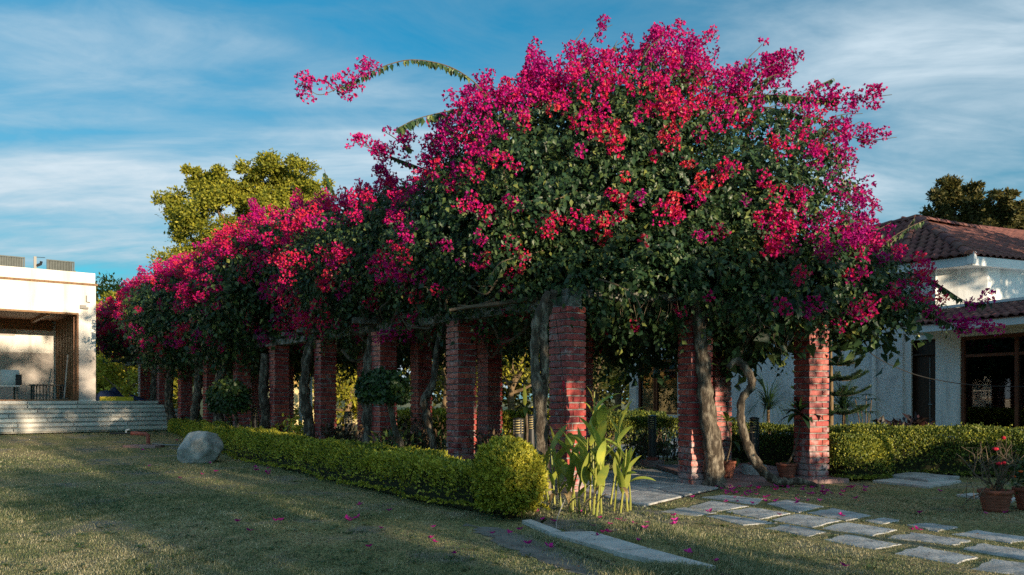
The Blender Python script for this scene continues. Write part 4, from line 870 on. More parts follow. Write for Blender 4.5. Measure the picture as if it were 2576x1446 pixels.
# bare branches and dangling twigs under the leaves
def rand_branch(a, b, sag, rad, key, m='twig', nm='branch'):
    a, b = np.array(a), np.array(b); mid = [a+(b-a)*t + np.array([0,0,-sag*sin(pi*t)]) + R.normal(size=3)*.07 for t in (.25,.5,.75)]
    MB().tube(smooth_path([a,*mid,b], 4), np.linspace(rad, rad*.5, 17), 5, rough=.1).build(nm, M[m], plants[key])
for (x0,y0,x1,y1,Y,sg,rd) in [(1380,745,1130,780,10.9,-.08,.045),(1300,700,1150,768,11.1,.1,.03),(1250,690,1060,720,11.6,.2,.022),(1180,640,1120,780,11.7,.1,.03),(1120,690,1100,790,11.9,.1,.025),(1060,700,1040,790,12.1,.1,.02),(1000,700,960,800,12.9,.1,.02),(1350,680,1180,720,11,.15,.02),
    (1100,790,1010,800,12.2,.2,.022),(1010,760,940,850,13.2,.15,.02),(870,770,860,830,15.0,.05,.03),(880,830,960,815,14.4,.2,.022),(900,740,930,800,14,.0,.02),(1280,640,1260,740,11.2,.05,.018),(1350,775,1200,800,11.8,.35,.03),(1300,800,1180,830,12.6,.3,.02),(1560,760,1700,830,12.6,.3,.02),(1520,790,1650,800,13,.3,.018),(860,880,940,840,15,.3,.03)]:
    a = P(x0,y0,Y); rand_branch(a, P(x1,y1,Y+R.uniform(-.3,.3)), sg, rd, AK[owner(a[None])[0]])
for k in AK: TW[k] = MB()
def twig(a, d, L_, rad=.004):
    pts = [a]; q = np.array(a); dd = np.array(d, float)
    for i in range(4): dd = unit(dd + R.normal(size=3)*.3 + np.array([0,0,-.12])); q = q + dd*L_/4; pts.append(q)
    TW[AK[owner(np.array([a]))[0]]].tube(pts, np.linspace(rad, rad*.5, 5), 3, cap=False)
for i in range(170):
    x = R.uniform(1380,2000); y = R.uniform(725,770) + max(0,(x-1780)*.45); twig(P(x, y, R.uniform(10.5,12)), (R.normal()*.5, R.normal()*.3, -1), R.uniform(.12,.42))
for i in range(220):
    x = R.uniform(830,1350); Y = np.interp(x, [830,1350], [15.6,11.2]); y = np.interp(x, [830,1350], [800,700]) + R.uniform(-60,30); twig(P(x, y, Y+R.uniform(-.5,.6)), (R.normal(), R.normal()*.6, -.3+R.normal()*.6), R.uniform(.3,1.1), .006)
for i in range(120):
    x = R.uniform(1320,2000); y = R.uniform(340,720); twig(P(x, y, 11.6+R.uniform(-.5,.3)), (R.normal(), -1, -.2+R.normal()*.6), R.uniform(.3,.7), .004)
for k in AK:
    if nV[k]: pyd('foliage', np.concatenate(LV[k][0]), np.concatenate(LV[k][1]), M['vine_leaf'], plants[k], tint=np.concatenate(LV[k][2]))['kind'] = 'stuff'
    if nB[k]: pyd('blossoms', np.concatenate(BV[k][0]), np.concatenate(BV[k][1]), M['bract'], plants[k], tint=np.concatenate(BV[k][2]))['kind'] = 'stuff'
    if TW[k].v: TW[k].build('twigs', M['twig'], plants[k])['kind'] = 'stuff'
# ---------------------------------------------------------------- hedges and clipped bushes
def box_foliage(n, path, wd, h, lump=.12, leaf=.03, z0=.05, seed=0, bottom=1.0):
    """leaf positions and outward normals on the lumpy skin of a clipped hedge along a ground path"""
    path = np.array(path, float); seg = np.linalg.norm(np.diff(path, axis=0), axis=1); L_ = seg.sum(); cum = np.r_[0, np.cumsum(seg)]
    t = R.uniform(-wd*.3, L_+wd*.3, n); tt = np.clip(t, 0, L_); x = np.interp(tt, cum, path[:,0]); y = np.interp(tt, cum, path[:,1]); ang = np.interp(tt, cum, np.r_[np.arctan2(np.diff(path[:,1]), np.diff(path[:,0])), 0][:len(cum)] if len(cum) == 2 else np.r_[np.arctan2(np.diff(path[:,1]), np.diff(path[:,0])), np.arctan2(np.diff(path[:,1]), np.diff(path[:,0]))[-1]])
    if len(cum) == 2: ang = np.full(n, atan2(path[1,1]-path[0,1], path[1,0]-path[0,0]))
    a = R.uniform(-.12, pi+.12, n); e = .42; cx = np.sign(np.cos(a))*np.abs(np.cos(a))**e; cz = np.maximum(np.sin(a),0)**e
    if bottom < 1: keep_low = R.rand(n) < np.where(cz < .75, bottom, 1)
    endf = np.sqrt(np.clip(1-(np.maximum(np.maximum(-t, t-L_), 0)/(wd*.31))**2, 0, 1)); px_ = -np.sin(ang)*cx*wd/2*endf; py_ = np.cos(ang)*cx*wd/2*endf
    p = np.stack([x + px_ + np.cos(ang)*(t-tt), y + py_ + np.sin(ang)*(t-tt), z0 + cz*(h-z0)*(.55+.45*endf)], 1)
    nz = 1 + lump*noise(p, 1.9) + lump*.55*noise(p+3, 5.0) + lump*.4*noise(p+6, 12.); c = np.stack([x, y, np.full(n, h*.4)], 1); p = c + (p-c)*nz[:,None]*(R.uniform(.86,1.02,n)+.14*(R.rand(n) < .03)*R.rand(n))[:,None]
    p[:,2] = np.maximum(p[:,2], .02); nrm = unit(np.stack([-np.sin(ang)*cx, np.cos(ang)*cx, cz*1.1], 1) + np.stack([np.cos(ang)*np.sign(t-tt)*(1-endf)*2, np.sin(ang)*np.sign(t-tt)*(1-endf)*2, 0*t], 1))
    if bottom < 1: p, nrm = p[keep_low], nrm[keep_low]
    return p, nrm
def leaves_obj(p, nrm, leaf, m, parent, name='foliage', tint0=.5, vary=.22, up=.5, five=False, stuff=True, aspect=.55):
    n = len(p); d = unit(nrm*.7 + rdir(n)*.9 + np.array([0,0,up])); sz = leaf*R.uniform(.6,1.35,n)
    ti = np.clip(tint0 + vary*R.normal(size=n) + .14*noise(p, 3), 0, 1)
    if five: V, T = leaf_arrays(p, d, unit(nrm + rdir(n)*.6), sz, sz*aspect); tv = np.repeat(ti, 5)
    else: V, T = quad_leaves(p, d, unit(nrm + rdir(n)*.6), sz, sz*aspect); tv = np.repeat(ti, 4)
    o = pyd(name, V, T, m, parent, tint=tv)
    if stuff: o['kind'] = 'stuff'
    return o
def hedge(name, path, wd, h, n, leaf, m, label, cat='hedge', tint0=.5, core=True, bottom=1.0, group=None, lump=.12):
    th = thing(name, (*np.mean(path, axis=0), 0), label, cat, group)
    p, nr = box_foliage(n, path, wd, h, lump, leaf, bottom=bottom); leaves_obj(p, nr, leaf, m, th, tint0=tint0)
    if core:
        mb = MB()
        for a, b in zip(path[:-1], path[1:]): mb.bar((*a, h*.41), (*b, h*.41), wd*.66, h*.72)
        mb.build('branches', M['hedge_core'], th)  # solid dark core, added to stop light passing through the leaves
    return th
hl = [G(1268,1300), G(1175,1290), G(1040,1264), G(900,1229), G(760,1195), G(640,1165), G(520,1130), G(428,1103)]
off = D2*.27
hedge('low_hedge', [p[:2]+off for p in hl], .62, .53, 90000, .040, M['hedge_leaf'], 'long low clipped yellow-green hedge between the lawn and the pergola', tint0=.50, lump=.17)
bb = thing('round_bush', (-.03,8.12,0), 'ball-shaped yellow-green bush at the near end of the low hedge', 'bush')
n = 26000; d = rdir(n); d = d[d[:,2] > -.75]; n = len(d)
rz_ = np.where(d[:,2] > 0, .35, .44); p = np.array([-.03,8.14,.42]) + d*np.stack([np.full(n,.35),np.full(n,.34),rz_],1)*(1+.10*noise(d*1.2, 2)+.08*noise(d*3, 3)+.05*noise(d*7,3))[:,None]*R.uniform(.84,1.03,n)[:,None]
leaves_obj(p, d, .034, M['hedge_leaf'], bb, tint0=.52)
MB().lathe((-.03,8.14,.0), [(.05,0),(.16,.10),(.24,.30),(.25,.50),(.16,.68),(.04,.74)], 14).build('branches', M['hedge_core'], bb, True)  # dark solid filler that blocks light inside the bush
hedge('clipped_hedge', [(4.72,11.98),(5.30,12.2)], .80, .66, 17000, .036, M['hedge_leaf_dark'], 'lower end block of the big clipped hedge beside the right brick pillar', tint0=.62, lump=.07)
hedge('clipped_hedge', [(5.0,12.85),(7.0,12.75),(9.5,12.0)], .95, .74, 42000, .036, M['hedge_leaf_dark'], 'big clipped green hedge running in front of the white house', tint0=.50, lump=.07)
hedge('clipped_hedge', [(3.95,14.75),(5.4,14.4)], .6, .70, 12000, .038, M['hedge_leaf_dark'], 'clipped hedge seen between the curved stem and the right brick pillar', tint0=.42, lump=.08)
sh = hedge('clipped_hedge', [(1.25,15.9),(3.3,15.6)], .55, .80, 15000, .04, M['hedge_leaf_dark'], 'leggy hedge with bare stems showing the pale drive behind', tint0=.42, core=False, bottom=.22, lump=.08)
mb = MB()
for i in range(90):
    x = R.uniform(1.2,3.4); y = np.interp(x,[1.25,3.3],[15.9,15.6])+R.uniform(-.18,.18); q = np.array([x,y,0]); pts = [q]
    for j in range(4): q = q + np.array([R.normal()*.07,R.normal()*.04,.17]); pts.append(q)
    mb.tube(pts, np.linspace(.012,.006,5), 4, cap=False)
mb.build('stems', M['twig'], sh)
hedge('background_hedge', [inner(2)+D2*2.2, inner(5)+D2*2.2], .8, .85, 14000, .07, M['hedge_leaf'], 'sunlit yellow hedge seen through the pergola left of the dark inner pillar', tint0=.5)
hedge('background_hedge', [inner(.9)+D2*3.0+D1*3, inner(1.5)+D2*1.2+D1*3], .8, .9, 7000, .07, M['hedge_leaf'], 'sunlit hedge behind the green metal frame', tint0=.45)
hedge('background_hedge', [(1.2,20.5),(3.8,21.5)], .8, .8, 7000, .07, M['hedge_leaf_dark'], 'low hedge seen behind the leggy hedge and the cannas', tint0=.35)

# lollipop trees
def lollipop(base, top, c, r, label, n, stem_pts, leaf):
    th = thing('lollipop_tree', base, label, 'topiary tree')
    MB().tube(smooth_path(stem_pts, 5), np.linspace(.05,.035,len(smooth_path(stem_pts,5))), 7, rough=.08).build('trunk', M['bark'], th, True)
    d = rdir(n); s = d[:,2] > -.62; d = d[s]; m = len(d); p = np.array(c) + d*np.array(r)*(1+.10*noise(d*1.3,2)+.06*noise(d*3+2,3))[:,None]*R.uniform(.72,1.03,m)[:,None]
    leaves_obj(p, d, leaf, M['plant_green'], th, 'crown', tint0=.45, vary=.25, up=-.5, five=True, aspect=.66)
    return th
c = P(965,982,11.0); lollipop(G(1015,1150)*np.array([1,1,0])+np.array([0,0,0]), None, c, (.345,.33,.25), 'larger lollipop tree with a wide green head and crooked stem', 3000, [P(1018,1215,11.1),P(1012,1130,11.1),P(995,1085,11.05),P(985,1040,11.0),P(975,1000,11)], .075)
c = P(577,1004,17.0); lollipop(P(597,1140,17.1)*np.array([1,1,0]), None, c, (.43,.40,.38), 'smaller lollipop tree with a rounded green head before the far pillars', 2600, [P(597,1148,17.1),P(597,1095,17.1),P(594,1050,17.0),P(585,1010,17)], .09)

# ---------------------------------------------------------------- boulder, standpipe
V = []; F_ = []; n = 44; m_ = 72; c = G(487,1166)
for i in range(n+1):
    th_ = pi*i/n
    for j in range(m_): a = 2*pi*j/m_; V.append((sin(th_)*cos(a), sin(th_)*sin(a), cos(th_)))
V = np.array(V); fl_ = np.ones(len(V))
for (nx,ny,nz_,dd) in [(-.55,-.6,.55,.80),(.8,-.3,.5,.76),(.35,-.9,.15,.80),(-.9,.0,.2,.86),(.1,.2,1,.86),(.7,-.7,-.2,.84),(-.5,-.8,-.3,.84),(-.15,-.55,.85,.82),(.45,-.6,.65,.85)]:
    k = np.array([nx,ny,nz_]); k /= np.linalg.norm(k); pr = V @ k; fl_ = np.minimum(fl_, np.where(pr > .05, dd/np.maximum(pr,.05), 9))
V = V*np.minimum(fl_,1)[:,None]*(1+.06*noise(V,1.6)-.06*np.maximum(.35-np.abs(noise(V+2,2.6)),0)+.025*noise(V+4,6)+.012*noise(V+4,14))[:,None]; V = V*np.array([.42,.37,.37]) ; V[:,0] += .10*V[:,2]; V = V + c + np.array([0,.30,.235])
for i in range(n):
    for j in range(m_): F_.append((i*m_+j, (i+1)*m_+j, (i+1)*m_+(j+1)%m_, i*m_+(j+1)%m_))
o = pyd('boulder', V, F_, M['rock'], None, True); tag(o, 'rough grey boulder on the lawn in front of the low hedge', 'boulder')
sp_ = thing('standpipe', G(362,1128), 'red irrigation standpipe with a sideways outlet on a small concrete pad', 'pipe'); g_ = G(362,1128); g_[2] = float(GH(g_[0], g_[1]))
stone([g_[:2]+np.array(k) for k in ((-.42,-.22),(.38,-.25),(.42,.2),(-.36,.24))], .09, -.02, 'pad', sp_, M['red_floor'])
MB().tube(smooth_path([g_+np.array(k) for k in ((.1,0,.08),(.1,0,.22),(.06,0,.30),(-.1,0,.32),(-.3,0,.33))], 5), .045, 8).build('pipe', M['red_pipe'], sp_)
MB().tube([g_+np.array(k) for k in ((-.3,0,.33),(-.8,.0,.32))], .022, 6).build('nozzle', M['black_metal'], sp_)
MB().tube([g_+np.array(k) for k in ((-.42,0,.34),(-.42,0,.40),(-.34,0,.42))], .018, 6).build('valve', M['white_paint'], sp_)
tag(MB().tube(smooth_path([g_+np.array(k) for k in ((.15,.1,.07),(.6,.15,.04),(1.0,.1,.045),(1.45,.2,.04))], 4), .018, 6).build('hose', M['grey_metal']), 'pale hose lying on the lawn beside the red standpipe', 'hose')

# ---------------------------------------------------------------- bollard lamps
def bollard(base, label, h=.86, r=.072, plinth=True, z0=0.0, square=False):
    b = np.array([base[0], base[1], z0]); th = thing('bollard_lamp', b, label, 'bollard lamp', 'black bollard lamps under the pergola')
    if plinth: (MB().box(b+np.array([0,0,.06]), (.30,.30,.12), .4) if square else MB().lathe(b, [(.19,0),(.19,.12),(.175,.145),(.12,.15)], 18)).build('plinth', M['red_floor'] if square else M['concrete'], th)
    if plinth: MB().lathe(b, [(.10,.12),(.10,.17),(.085,.18)], 16).build('base_ring', M['red_pipe'], th)
    hb = h-.24; MB().lathe(b, [(r,.15 if plinth else 0),(r,hb),(r*.9,hb+.01)], 16).build('post', M['black_metal'], th)
    MB().lathe(b, [(r*.80,hb+.005),(r*.80,h-.03)], 14).build('diffuser', M['diffuser'], th)
    for k in range(5): MB().lathe(b, [(r*.86,hb+.035+k*.038),(r*1.06,hb+.022+k*.038),(r*1.06,hb+.034+k*.038),(r*.86,hb+.047+k*.038)], 16).build('louvre', M['black_metal'], th)
    for a in (.5,2.07,3.64,5.21): MB().box(b+np.array([cos(a)*r*.98,sin(a)*r*.98,hb+.105]), (.014,.014,.21), a).build('rib', M['black_metal'], th)
    MB().lathe(b, [(r*1.04,h-.032),(r*1.06,h-.012),(r*.5,h),(.01,h+.003)], 16).build('cap', M['black_metal'], th)
bollard(P(1897,1190,12.3), 'black bollard lamp inside the loop of the twisted bare stem', z0=.05)
bollard(P(1640,1180,14.2), 'black bollard lamp on a square red plinth, left of the lime-stained pillar', square=True, h=.90)
bollard(P(875,1120,16.2), 'black bollard lamp left of the larger lollipop tree', plinth=False, h=.93)
bollard(P(640,1090,20.6), 'black bollard lamp between the small lollipop tree and the pale spotted stem', plinth=False, h=.98)
bollard(P(479,1070,25.4), 'slim black bollard lamp beside the leaning slim stem', plinth=False, h=.98)
bollard(P(1304,1150,12.3), 'black bollard lamp half hidden behind the round bush', plinth=False, h=.90, r=.085)
bollard(P(1337,1140,13.6), 'black bollard lamp pressed behind the fused grey stems', plinth=False, h=.92, r=.08)

# ---------------------------------------------------------------- leafy plants
def blade(base, d, ln, wd, droop, m, parent, name='leaf', seg=7, fold=.25, tip=.75, twist=0.0):
    """one long leaf: curved strip with a midrib fold"""
    d = unit(np.array(d, float)); p = np.array(base, float); V = []; F_ = []; up = np.array([0,0,1.]); s = unit(np.cross(d, up) + 1e-4)
    for i in range(seg+1):
        t = i/seg; w_ = wd*(sin(pi*min(1,(t*.92+.04))**tip))**.9*.5 if t < 1 else 0.001; nu = unit(np.cross(s, d)); s2 = s*cos(twist*t)+nu*sin(twist*t)
        V += [p - s2*w_ + nu*w_*fold, p, p + s2*w_ + nu*w_*fold]
        if i < seg: F_ += [(3*i,3*i+1,3*i+4,3*i+3),(3*i+1,3*i+2,3*i+5,3*i+4)]
        p = p + d*ln/seg; d = unit(d - up*droop/seg)
    return pyd(name, V, F_, m, parent, True)
def rosette(th, c, n, ln, wd, elev, droop, m, r0=.02):
    for i in range(n):
        a = i*2.4 + R.uniform(-.3,.3); e = elev + R.uniform(-.35,.35); d = (cos(a)*cos(e), sin(a)*cos(e), sin(e)); blade(np.array(c)+np.array(d)*r0, d, ln*R.uniform(.7,1.15), wd*R.uniform(.8,1.15), droop*R.uniform(.6,1.4), m, th)
# cannas
def canna(base, lb, stalks):
    th = thing('canna_lily', (base[0],base[1],0), lb, 'canna', 'canna lilies in the bed by the corner pillar')
    for (x, y, xt, yt, Y, lv) in stalks:
        a = G(x, y); a = P(x, y, a[1]) if abs(a[1]-Y) > 9 else a; Yb = a[1]; tpt = P(xt, yt, Yb+R.uniform(-.1,.15)); pth_ = smooth_path([a, a*.6+tpt*.4+np.array([R.normal()*.015,0,0]), tpt], 5)
        MB().tube(pth_, np.linspace(.013,.006,len(pth_)), 6).build('stalk', M['canna_stem'], th)
        for (t, az, el, ln, wd, dr) in lv:
            q = pth_[int(t*(len(pth_)-1))]; a_ = radians(az); e_ = radians(el); blade(q, (cos(a_)*cos(e_), sin(a_)*cos(e_), sin(e_)), ln, wd, dr, M['canna'], th, seg=8, fold=.30, twist=R.uniform(-.6,.6))
def LL(k, lo=.35, big=1.0): return [(lo+(1-lo)*(i+.6)/k, R.choice([0,180,200,340,160,20,270,300])+R.uniform(-35,35), R.uniform(45,84), R.uniform(.26,.40)*big, R.uniform(.085,.125)*big, R.uniform(.2,1.3)) for i in range(k)]
canna(G(1400,1285), 'short canna clump nearest the round bush', [(1395,1270,1385,1120,8,LL(4,.3)),(1412,1282,1400,1145,8,LL(4,.3)),(1380,1262,1372,1165,8,LL(3,.3,.8)),(1432,1290,1425,1180,8,LL(3,.2,.8)),(1405,1240,1392,1110,9,LL(4,.5))])
canna(G(1445,1292), 'canna clump standing right in front of the corner pillar', [(1440,1290,1442,1120,8,LL(5,.3)),(1458,1294,1468,1150,8,LL(4,.3)),(1470,1296,1478,1100,8,LL(4,.45)),(1448,1275,1430,1110,8,LL(4,.5))])
canna(G(1490,1300), 'tallest canna clump with spent flower stalks', [(1492,1297,1495,1000,8,LL(8,.35,1.1)),(1500,1302,1512,1040,8,LL(6,.35)),(1482,1290,1486,1065,8,LL(5,.4)),(1512,1295,1522,1120,8,LL(4,.3)),(1496,1250,1495,985,9,LL(3,.75,.7))])
canna(G(1560,1290), 'canna clump beside the slab floor with one leaf reaching right', [(1545,1290,1556,1060,8,LL(5,.35)),(1560,1292,1575,1130,8,LL(4,.35)),(1578,1288,1572,1150,8,LL(3,.4,.9)),(1535,1270,1562,1035,9,LL(5,.45)),(1585,1285,1580,1190,8,[(.8,5,25,.30,.085,.9),(.95,140,60,.2,.07,.6)])])
for (lx, ly) in ((1400,1288),(1440,1296),(1470,1300),(1500,1304),(1520,1298),(1560,1294),(1420,1292),(1540,1300)):
    own_ = [o_ for o_ in C.objects if o_.name.startswith('canna_lily')]; q_ = G(lx, ly); th_ = min(own_, key=lambda o_: (o_.location.x-q_[0])**2+(o_.location.y-q_[1])**2); a_ = R.uniform(3.3,6.1)
    blade(q_+np.array([0,0,R.uniform(.12,.3)]), (cos(a_)*.8, sin(a_)*.5, .3), R.uniform(.20,.30), .045, 2.6, M['dead_leaf'], th_, 'dead_leaf')
for (x,y,xt,yt) in [(1360,1290,1400,1335),(1440,1240,1392,1345)]: pass
tag(MB().tube(smooth_path([P(1452,1230,9.6),P(1430,1240,8.6),P(1402,1300,7.9),G(1398,1335),G(1384,1342)],6), .006, 5).build('wire', M['rope']), 'thin grey wire hanging into the canna bed beside the kerb', 'wire')
tag(MB().tube([P(1398,800,10.3),P(1410,900,10.25),P(1416,950,10.22),P(1418,1000,10.2),P(1408,1130,10.2)], .005, 4).build('hanging_wire', M['cable']), 'thin blue-black cord hanging down the near corner pillar', 'cord')
tg = MB(); tg.tube([P(1417,958,10.18),P(1417,972,10.17)], [.012,.02], 6); tg.tube([P(1417,974,10.17),P(1417,985,10.17)], [.012,.008], 6); tag(tg.build('red_tag', M['red_petal']), 'red rag knotted on the cord at the near corner pillar', 'rag')
# pots
def pot(c, r, h, lb_m=None):
    rr = [(r*.70,0),(r*.74,h*.1)]
    for k in range(5): z = h*(.16+.13*k); rr += [(r*(.74+.045*k)+.006,z),(r*(.75+.045*k)-.004,z+h*.06)]
    rr += [(r*.97,h*.84),(r*1.04,h*.86),(r*1.04,h*.98),(r*.98,h),(r*.90,h*.97),(r*.86,h*.90)]
    return rr
def potted(c, r, h, label):
    c = np.array(c, float); th = thing('potted_plant', c, label, 'potted plant')
    MB().lathe(c, pot(c, r, h), 22).build('pot', M['pot'], th, True)
    MB().lathe(c, [(r*.86,h*.88),(r*.5,h*.91),(.01,h*.92)], 14).build('soil', M['soil'], th)
    return th
c = G(1978,1200,.06); t_ = potted(c, .145, .20, 'terracotta pot with a leaning stem and a rosette of broad dark leaves')
st_ = smooth_path([c+np.array([0,0,.17]), P(1995,1140,c[1]), P(2010,1085,c[1]-.05), P(2013,1045,c[1]-.05)], 5); MB().tube(st_, np.linspace(.018,.012,len(st_)), 6).build('stem', M['twig'], t_)
rosette(t_, st_[-1], 13, .40, .10, .25, 1.3, M['plant_green']); rosette(t_, st_[-1]+np.array([0,0,.05]), 6, .26, .08, .9, .4, M['plant_green'])
blade(st_[-1]+np.array([0,-.02,.08]), (0.05,-.1,1), .20, .075, .1, M['canna'], t_, 'young_leaf')
c = np.array([*P(1826,1215,11.7)[:2], .06]); t_ = potted(c, .135, .24, 'terracotta pot behind the rough stem with long striped leaves')
st_ = smooth_path([c+np.array([0,0,.2]), P(1838,1110,11.65), P(1828,1060,11.6)], 5); MB().tube(st_, .014, 6).build('stem', M['twig'], t_)
rosette(t_, P(1832,1060,11.6), 9, .36, .07, .55, 1.1, M['canna']); rosette(t_, P(1842,1110,11.6), 5, .30, .07, .1, 1.4, M['plant_green']); rosette(t_, P(1845,1155,11.6), 4, .22, .06, .1, 1.3, M['plant_green'])
c = G(2503,1286); t_ = potted(c, .165, .23, 'large terracotta pot with a leafless grey shrub and one red flower')
for i in range(16):
    a = R.uniform(0,6.28); q = c+np.array([0,0,.2]); pts = [q]; d = unit(np.array([cos(a)*.8, sin(a)*.5, .9]))
    for j in range(6): d = unit(d+R.normal(size=3)*.28); q = q+d*.095; pts.append(q)
    MB().tube(smooth_path(pts,3), np.linspace(.010,.003,19), 4).build('twig', M['twig'], t_)
    for _ in range(3):
        s_ = pts[R.randint(2,6)]; MB().tube([s_, s_+rdir(1)[0]*.10+np.array([0,0,.06]), s_+rdir(1)[0]*.14+np.array([0,0,.15])], [.005,.004,.002], 3).build('twig', M['twig'], t_)
pp = c + np.array([.05,0,.42]) + R.normal(size=(70,3))*np.array([.22,.16,.14]); leaves_obj(pp, rdir(70), .045, M['plant_green'], t_, tint0=.5, five=True)
for (x,y,s_) in ((2503,1133,.035),(2512,1170,.03),(2525,1168,.025),(2524,1105,.02)): MB().lathe(P(x,y,c[1]-.1), [(.01,0),(s_,.012),(s_*.8,.03),(.01,.035)], 8).build('flower', M['red_petal'], t_)
c = G(2592,1282); t_ = potted(c, .17, .24, 'terracotta pot with small orange-red flowers at the picture edge')
pp = c + np.array([0,0,.36]) + R.normal(size=(500,3))*np.array([.13,.13,.09]); leaves_obj(pp, rdir(500), .05, M['plant_green'], t_, tint0=.5, five=True)
for i in range(22): q = c + np.array([R.normal()*.10-.03, -.1+R.normal()*.08, .40+R.normal()*.06]); MB().lathe(q, [(.006,0),(.022,.008),(.018,.02),(.005,.024)], 7).build('flower', M['orange_petal'], t_)
# pot by the far pillars
c = np.array([*P(765,1085,16.9)[:2],0]); t_ = potted(c, .16, .24, 'small terracotta pot left of the forked pale stem'); pp = c+np.array([0,0,.5])+R.normal(size=(300,3))*np.array([.2,.2,.16]); leaves_obj(pp, rdir(300), .10, M['hedge_leaf'], t_, tint0=.7, five=True)
# loose shrubs between the pillars
def shrub(c, rx, rz, n, leaf, m, label, tint0=.5, z0=.1, cat='shrub', asp=.35):
    c = np.array([c[0], c[1], 0.]); th = thing('shrub', c, label, cat); mb = MB()
    tips = []
    for i in range(26):
        a = R.uniform(0,6.28); q = c+np.array([R.normal()*.05,R.normal()*.05,0]); pts = [q]; d = unit(np.array([cos(a)*rx/rz*.7, sin(a)*rx/rz*.7, 1]))
        for j in range(5): d = unit(d+R.normal(size=3)*.2); q = q+d*rz*.24; pts.append(q); tips.append(q)
        mb.tube(pts, np.linspace(.010,.003,6), 4, cap=False)
    mb.build('stems', M['twig'], th); tips = np.array(tips); p = tips[R.randint(len(tips), size=n)] + R.normal(size=(n,3))*rx*.16; p[:,2] = np.maximum(p[:,2], .03)
    leaves_obj(p, unit(p-c), leaf, m, th, tint0=tint0, up=.3, five=True, aspect=asp); return th
shrub(P(852,1150,15.6), .38, .58, 700, .11, M['shrub_red'], 'reddish shrub between the forked stem and the bollard lamp', .45)
shrub(P(1050,1170,13.6), .42, .66, 800, .11, M['shrub_red'], 'brownish shrub behind the stem of the larger lollipop tree', .5)
shrub(P(985,1170,13.2), .30, .5, 450, .12, M['plant_green'], 'olive shrub left of the stem of the larger lollipop tree', .7)
shrub(P(1120,1170,13.2), .42, .55, 450, .10, M['plant_green'], 'sparse twiggy shrub left of the lime-edged pillar', .55)
shrub(P(1225,1165,12.3), .36, .56, 700, .10, M['shrub_red'], 'dull reddish shrub right of the lime-edged pillar behind the hedge', .5)
shrub(P(735,1100,18.4), .50, .55, 500, .14, M['hedge_leaf'], 'bright yellow-green shrub left of the forked stem', .75)
shrub(P(706,1110,17.6), .35, .4, 350, .12, M['plant_green'], 'dark low shrub at the foot of a far pillar', .35)
shrub(P(482,1065,24.2), .45, .45, 400, .18, M['plant_green'], 'dark leafy plant at the foot of the slim leaning stem', .5, asp=.6)
shrub(P(610,1085,21.8), .5, .5, 400, .16, M['plant_green'], 'low green shrub behind the small lollipop tree stem', .6, asp=.5)
# broad-leaved plant behind the fused stems
dr_ = thing('dragon_plant', (*P(1322,1140,13.0)[:2],0), 'dark strap-leaved plant rising behind the round bush', 'plant'); b_ = P(1322,1140,13.0); b_[2] = 0
MB().tube([b_, P(1326,1080,13.0), P(1322,1030,13)], .02, 6).build('stem', M['twig'], dr_)
rosette(dr_, P(1322,1028,13), 12, .42, .085, .35, 1.5, M['plant_green']); blade(P(1320,1020,13), (-.03,-.1,1), .34, .07, .2, M['canna'], dr_)
# plants by the house wall
def ponytail(c, h, n, ln, lb):
    c = np.array([c[0], c[1], 0.]); th = thing('ponytail_palm', c, lb, 'palm'); MB().lathe(c, [(.10,0),(.07,.2),(.035,.6),(.03,h)], 10).build('trunk', M['tree_bark'], th, True)
    top = c+np.array([0,0,h]); V = []; T = []; k = 0
    for i in range(n):
        a = R.uniform(0,6.28); e = R.uniform(.3,1.45); d = np.array([cos(a)*cos(e), sin(a)*cos(e), sin(e)]); p = top.copy(); s = unit(np.cross(d,[0,0,1])+1e-4); L_ = ln*R.uniform(.7,1.2)
        for j in range(7):
            w_ = .010*(1-j/7)+.001; V += [p-s*w_, p+s*w_]
            if j < 6: T.append((k+2*j,k+2*j+1,k+2*j+3,k+2*j+2))
            p = p + d*L_/6; d = unit(d-np.array([0,0,.33]))
        k += 14
    pyd('leaves', V, T, M['plant_green'], th, tint=R.uniform(.2,.6,len(V)))['kind'] = 'stuff'
ponytail(P(1932,1090,16.6), .95, 130, .95, 'ponytail palm against the wall, left of the right brick pillar'); ponytail(P(2122,1090,15.6), .95, 150, .95, 'ponytail palm under the layered pine, right of the right brick pillar')
# layered pine
b_ = P(2088,1100,14.6); b_[2] = 0; ap = thing('layered_pine', b_, 'layered pine with flat tiers of feathery branches behind the right brick pillar', 'pine')
MB().tube([b_, b_+np.array([.02,0,1.2]), b_+np.array([0,0,2.7])], [.05,.035,.012], 8).build('trunk', M['tree_bark'], ap, True); V = []; T = []
needles_p = []; needles_d = []
for lvl, z in enumerate((.95,1.28,1.55,1.82,2.08,2.32,2.5)):
    Lr = (.66,.64,.62,.55,.48,.36,.25)[lvl]
    for k in range(6):
        a = k*1.047+lvl*.5; p0 = b_+np.array([0,0,z]); pts = []
        for j in range(7): t = j/6; pts.append(p0+np.array([cos(a)*Lr*t, sin(a)*Lr*t, -.07*sin(pi*t)+.10*t*t]))
        MB().tube(pts, np.linspace(.010,.004,7), 4, cap=False).build('branch', M['twig'], ap); pts = smooth_path(pts, 6)
        for side in (-1,1):
            for q, t in zip(pts, np.linspace(0,1,len(pts))):
                if t < .15: continue
                dv = np.array([-sin(a)*side+cos(a)*.9, cos(a)*side+sin(a)*.9, .35]); L2 = .14*(1.15-t)
                for s_ in np.linspace(0,1,5):
                    for _ in range(3): needles_p.append(q+dv*L2*s_); needles_d.append(unit(dv*.5+rdir(1)[0]*.7+np.array([0,0,.55])))
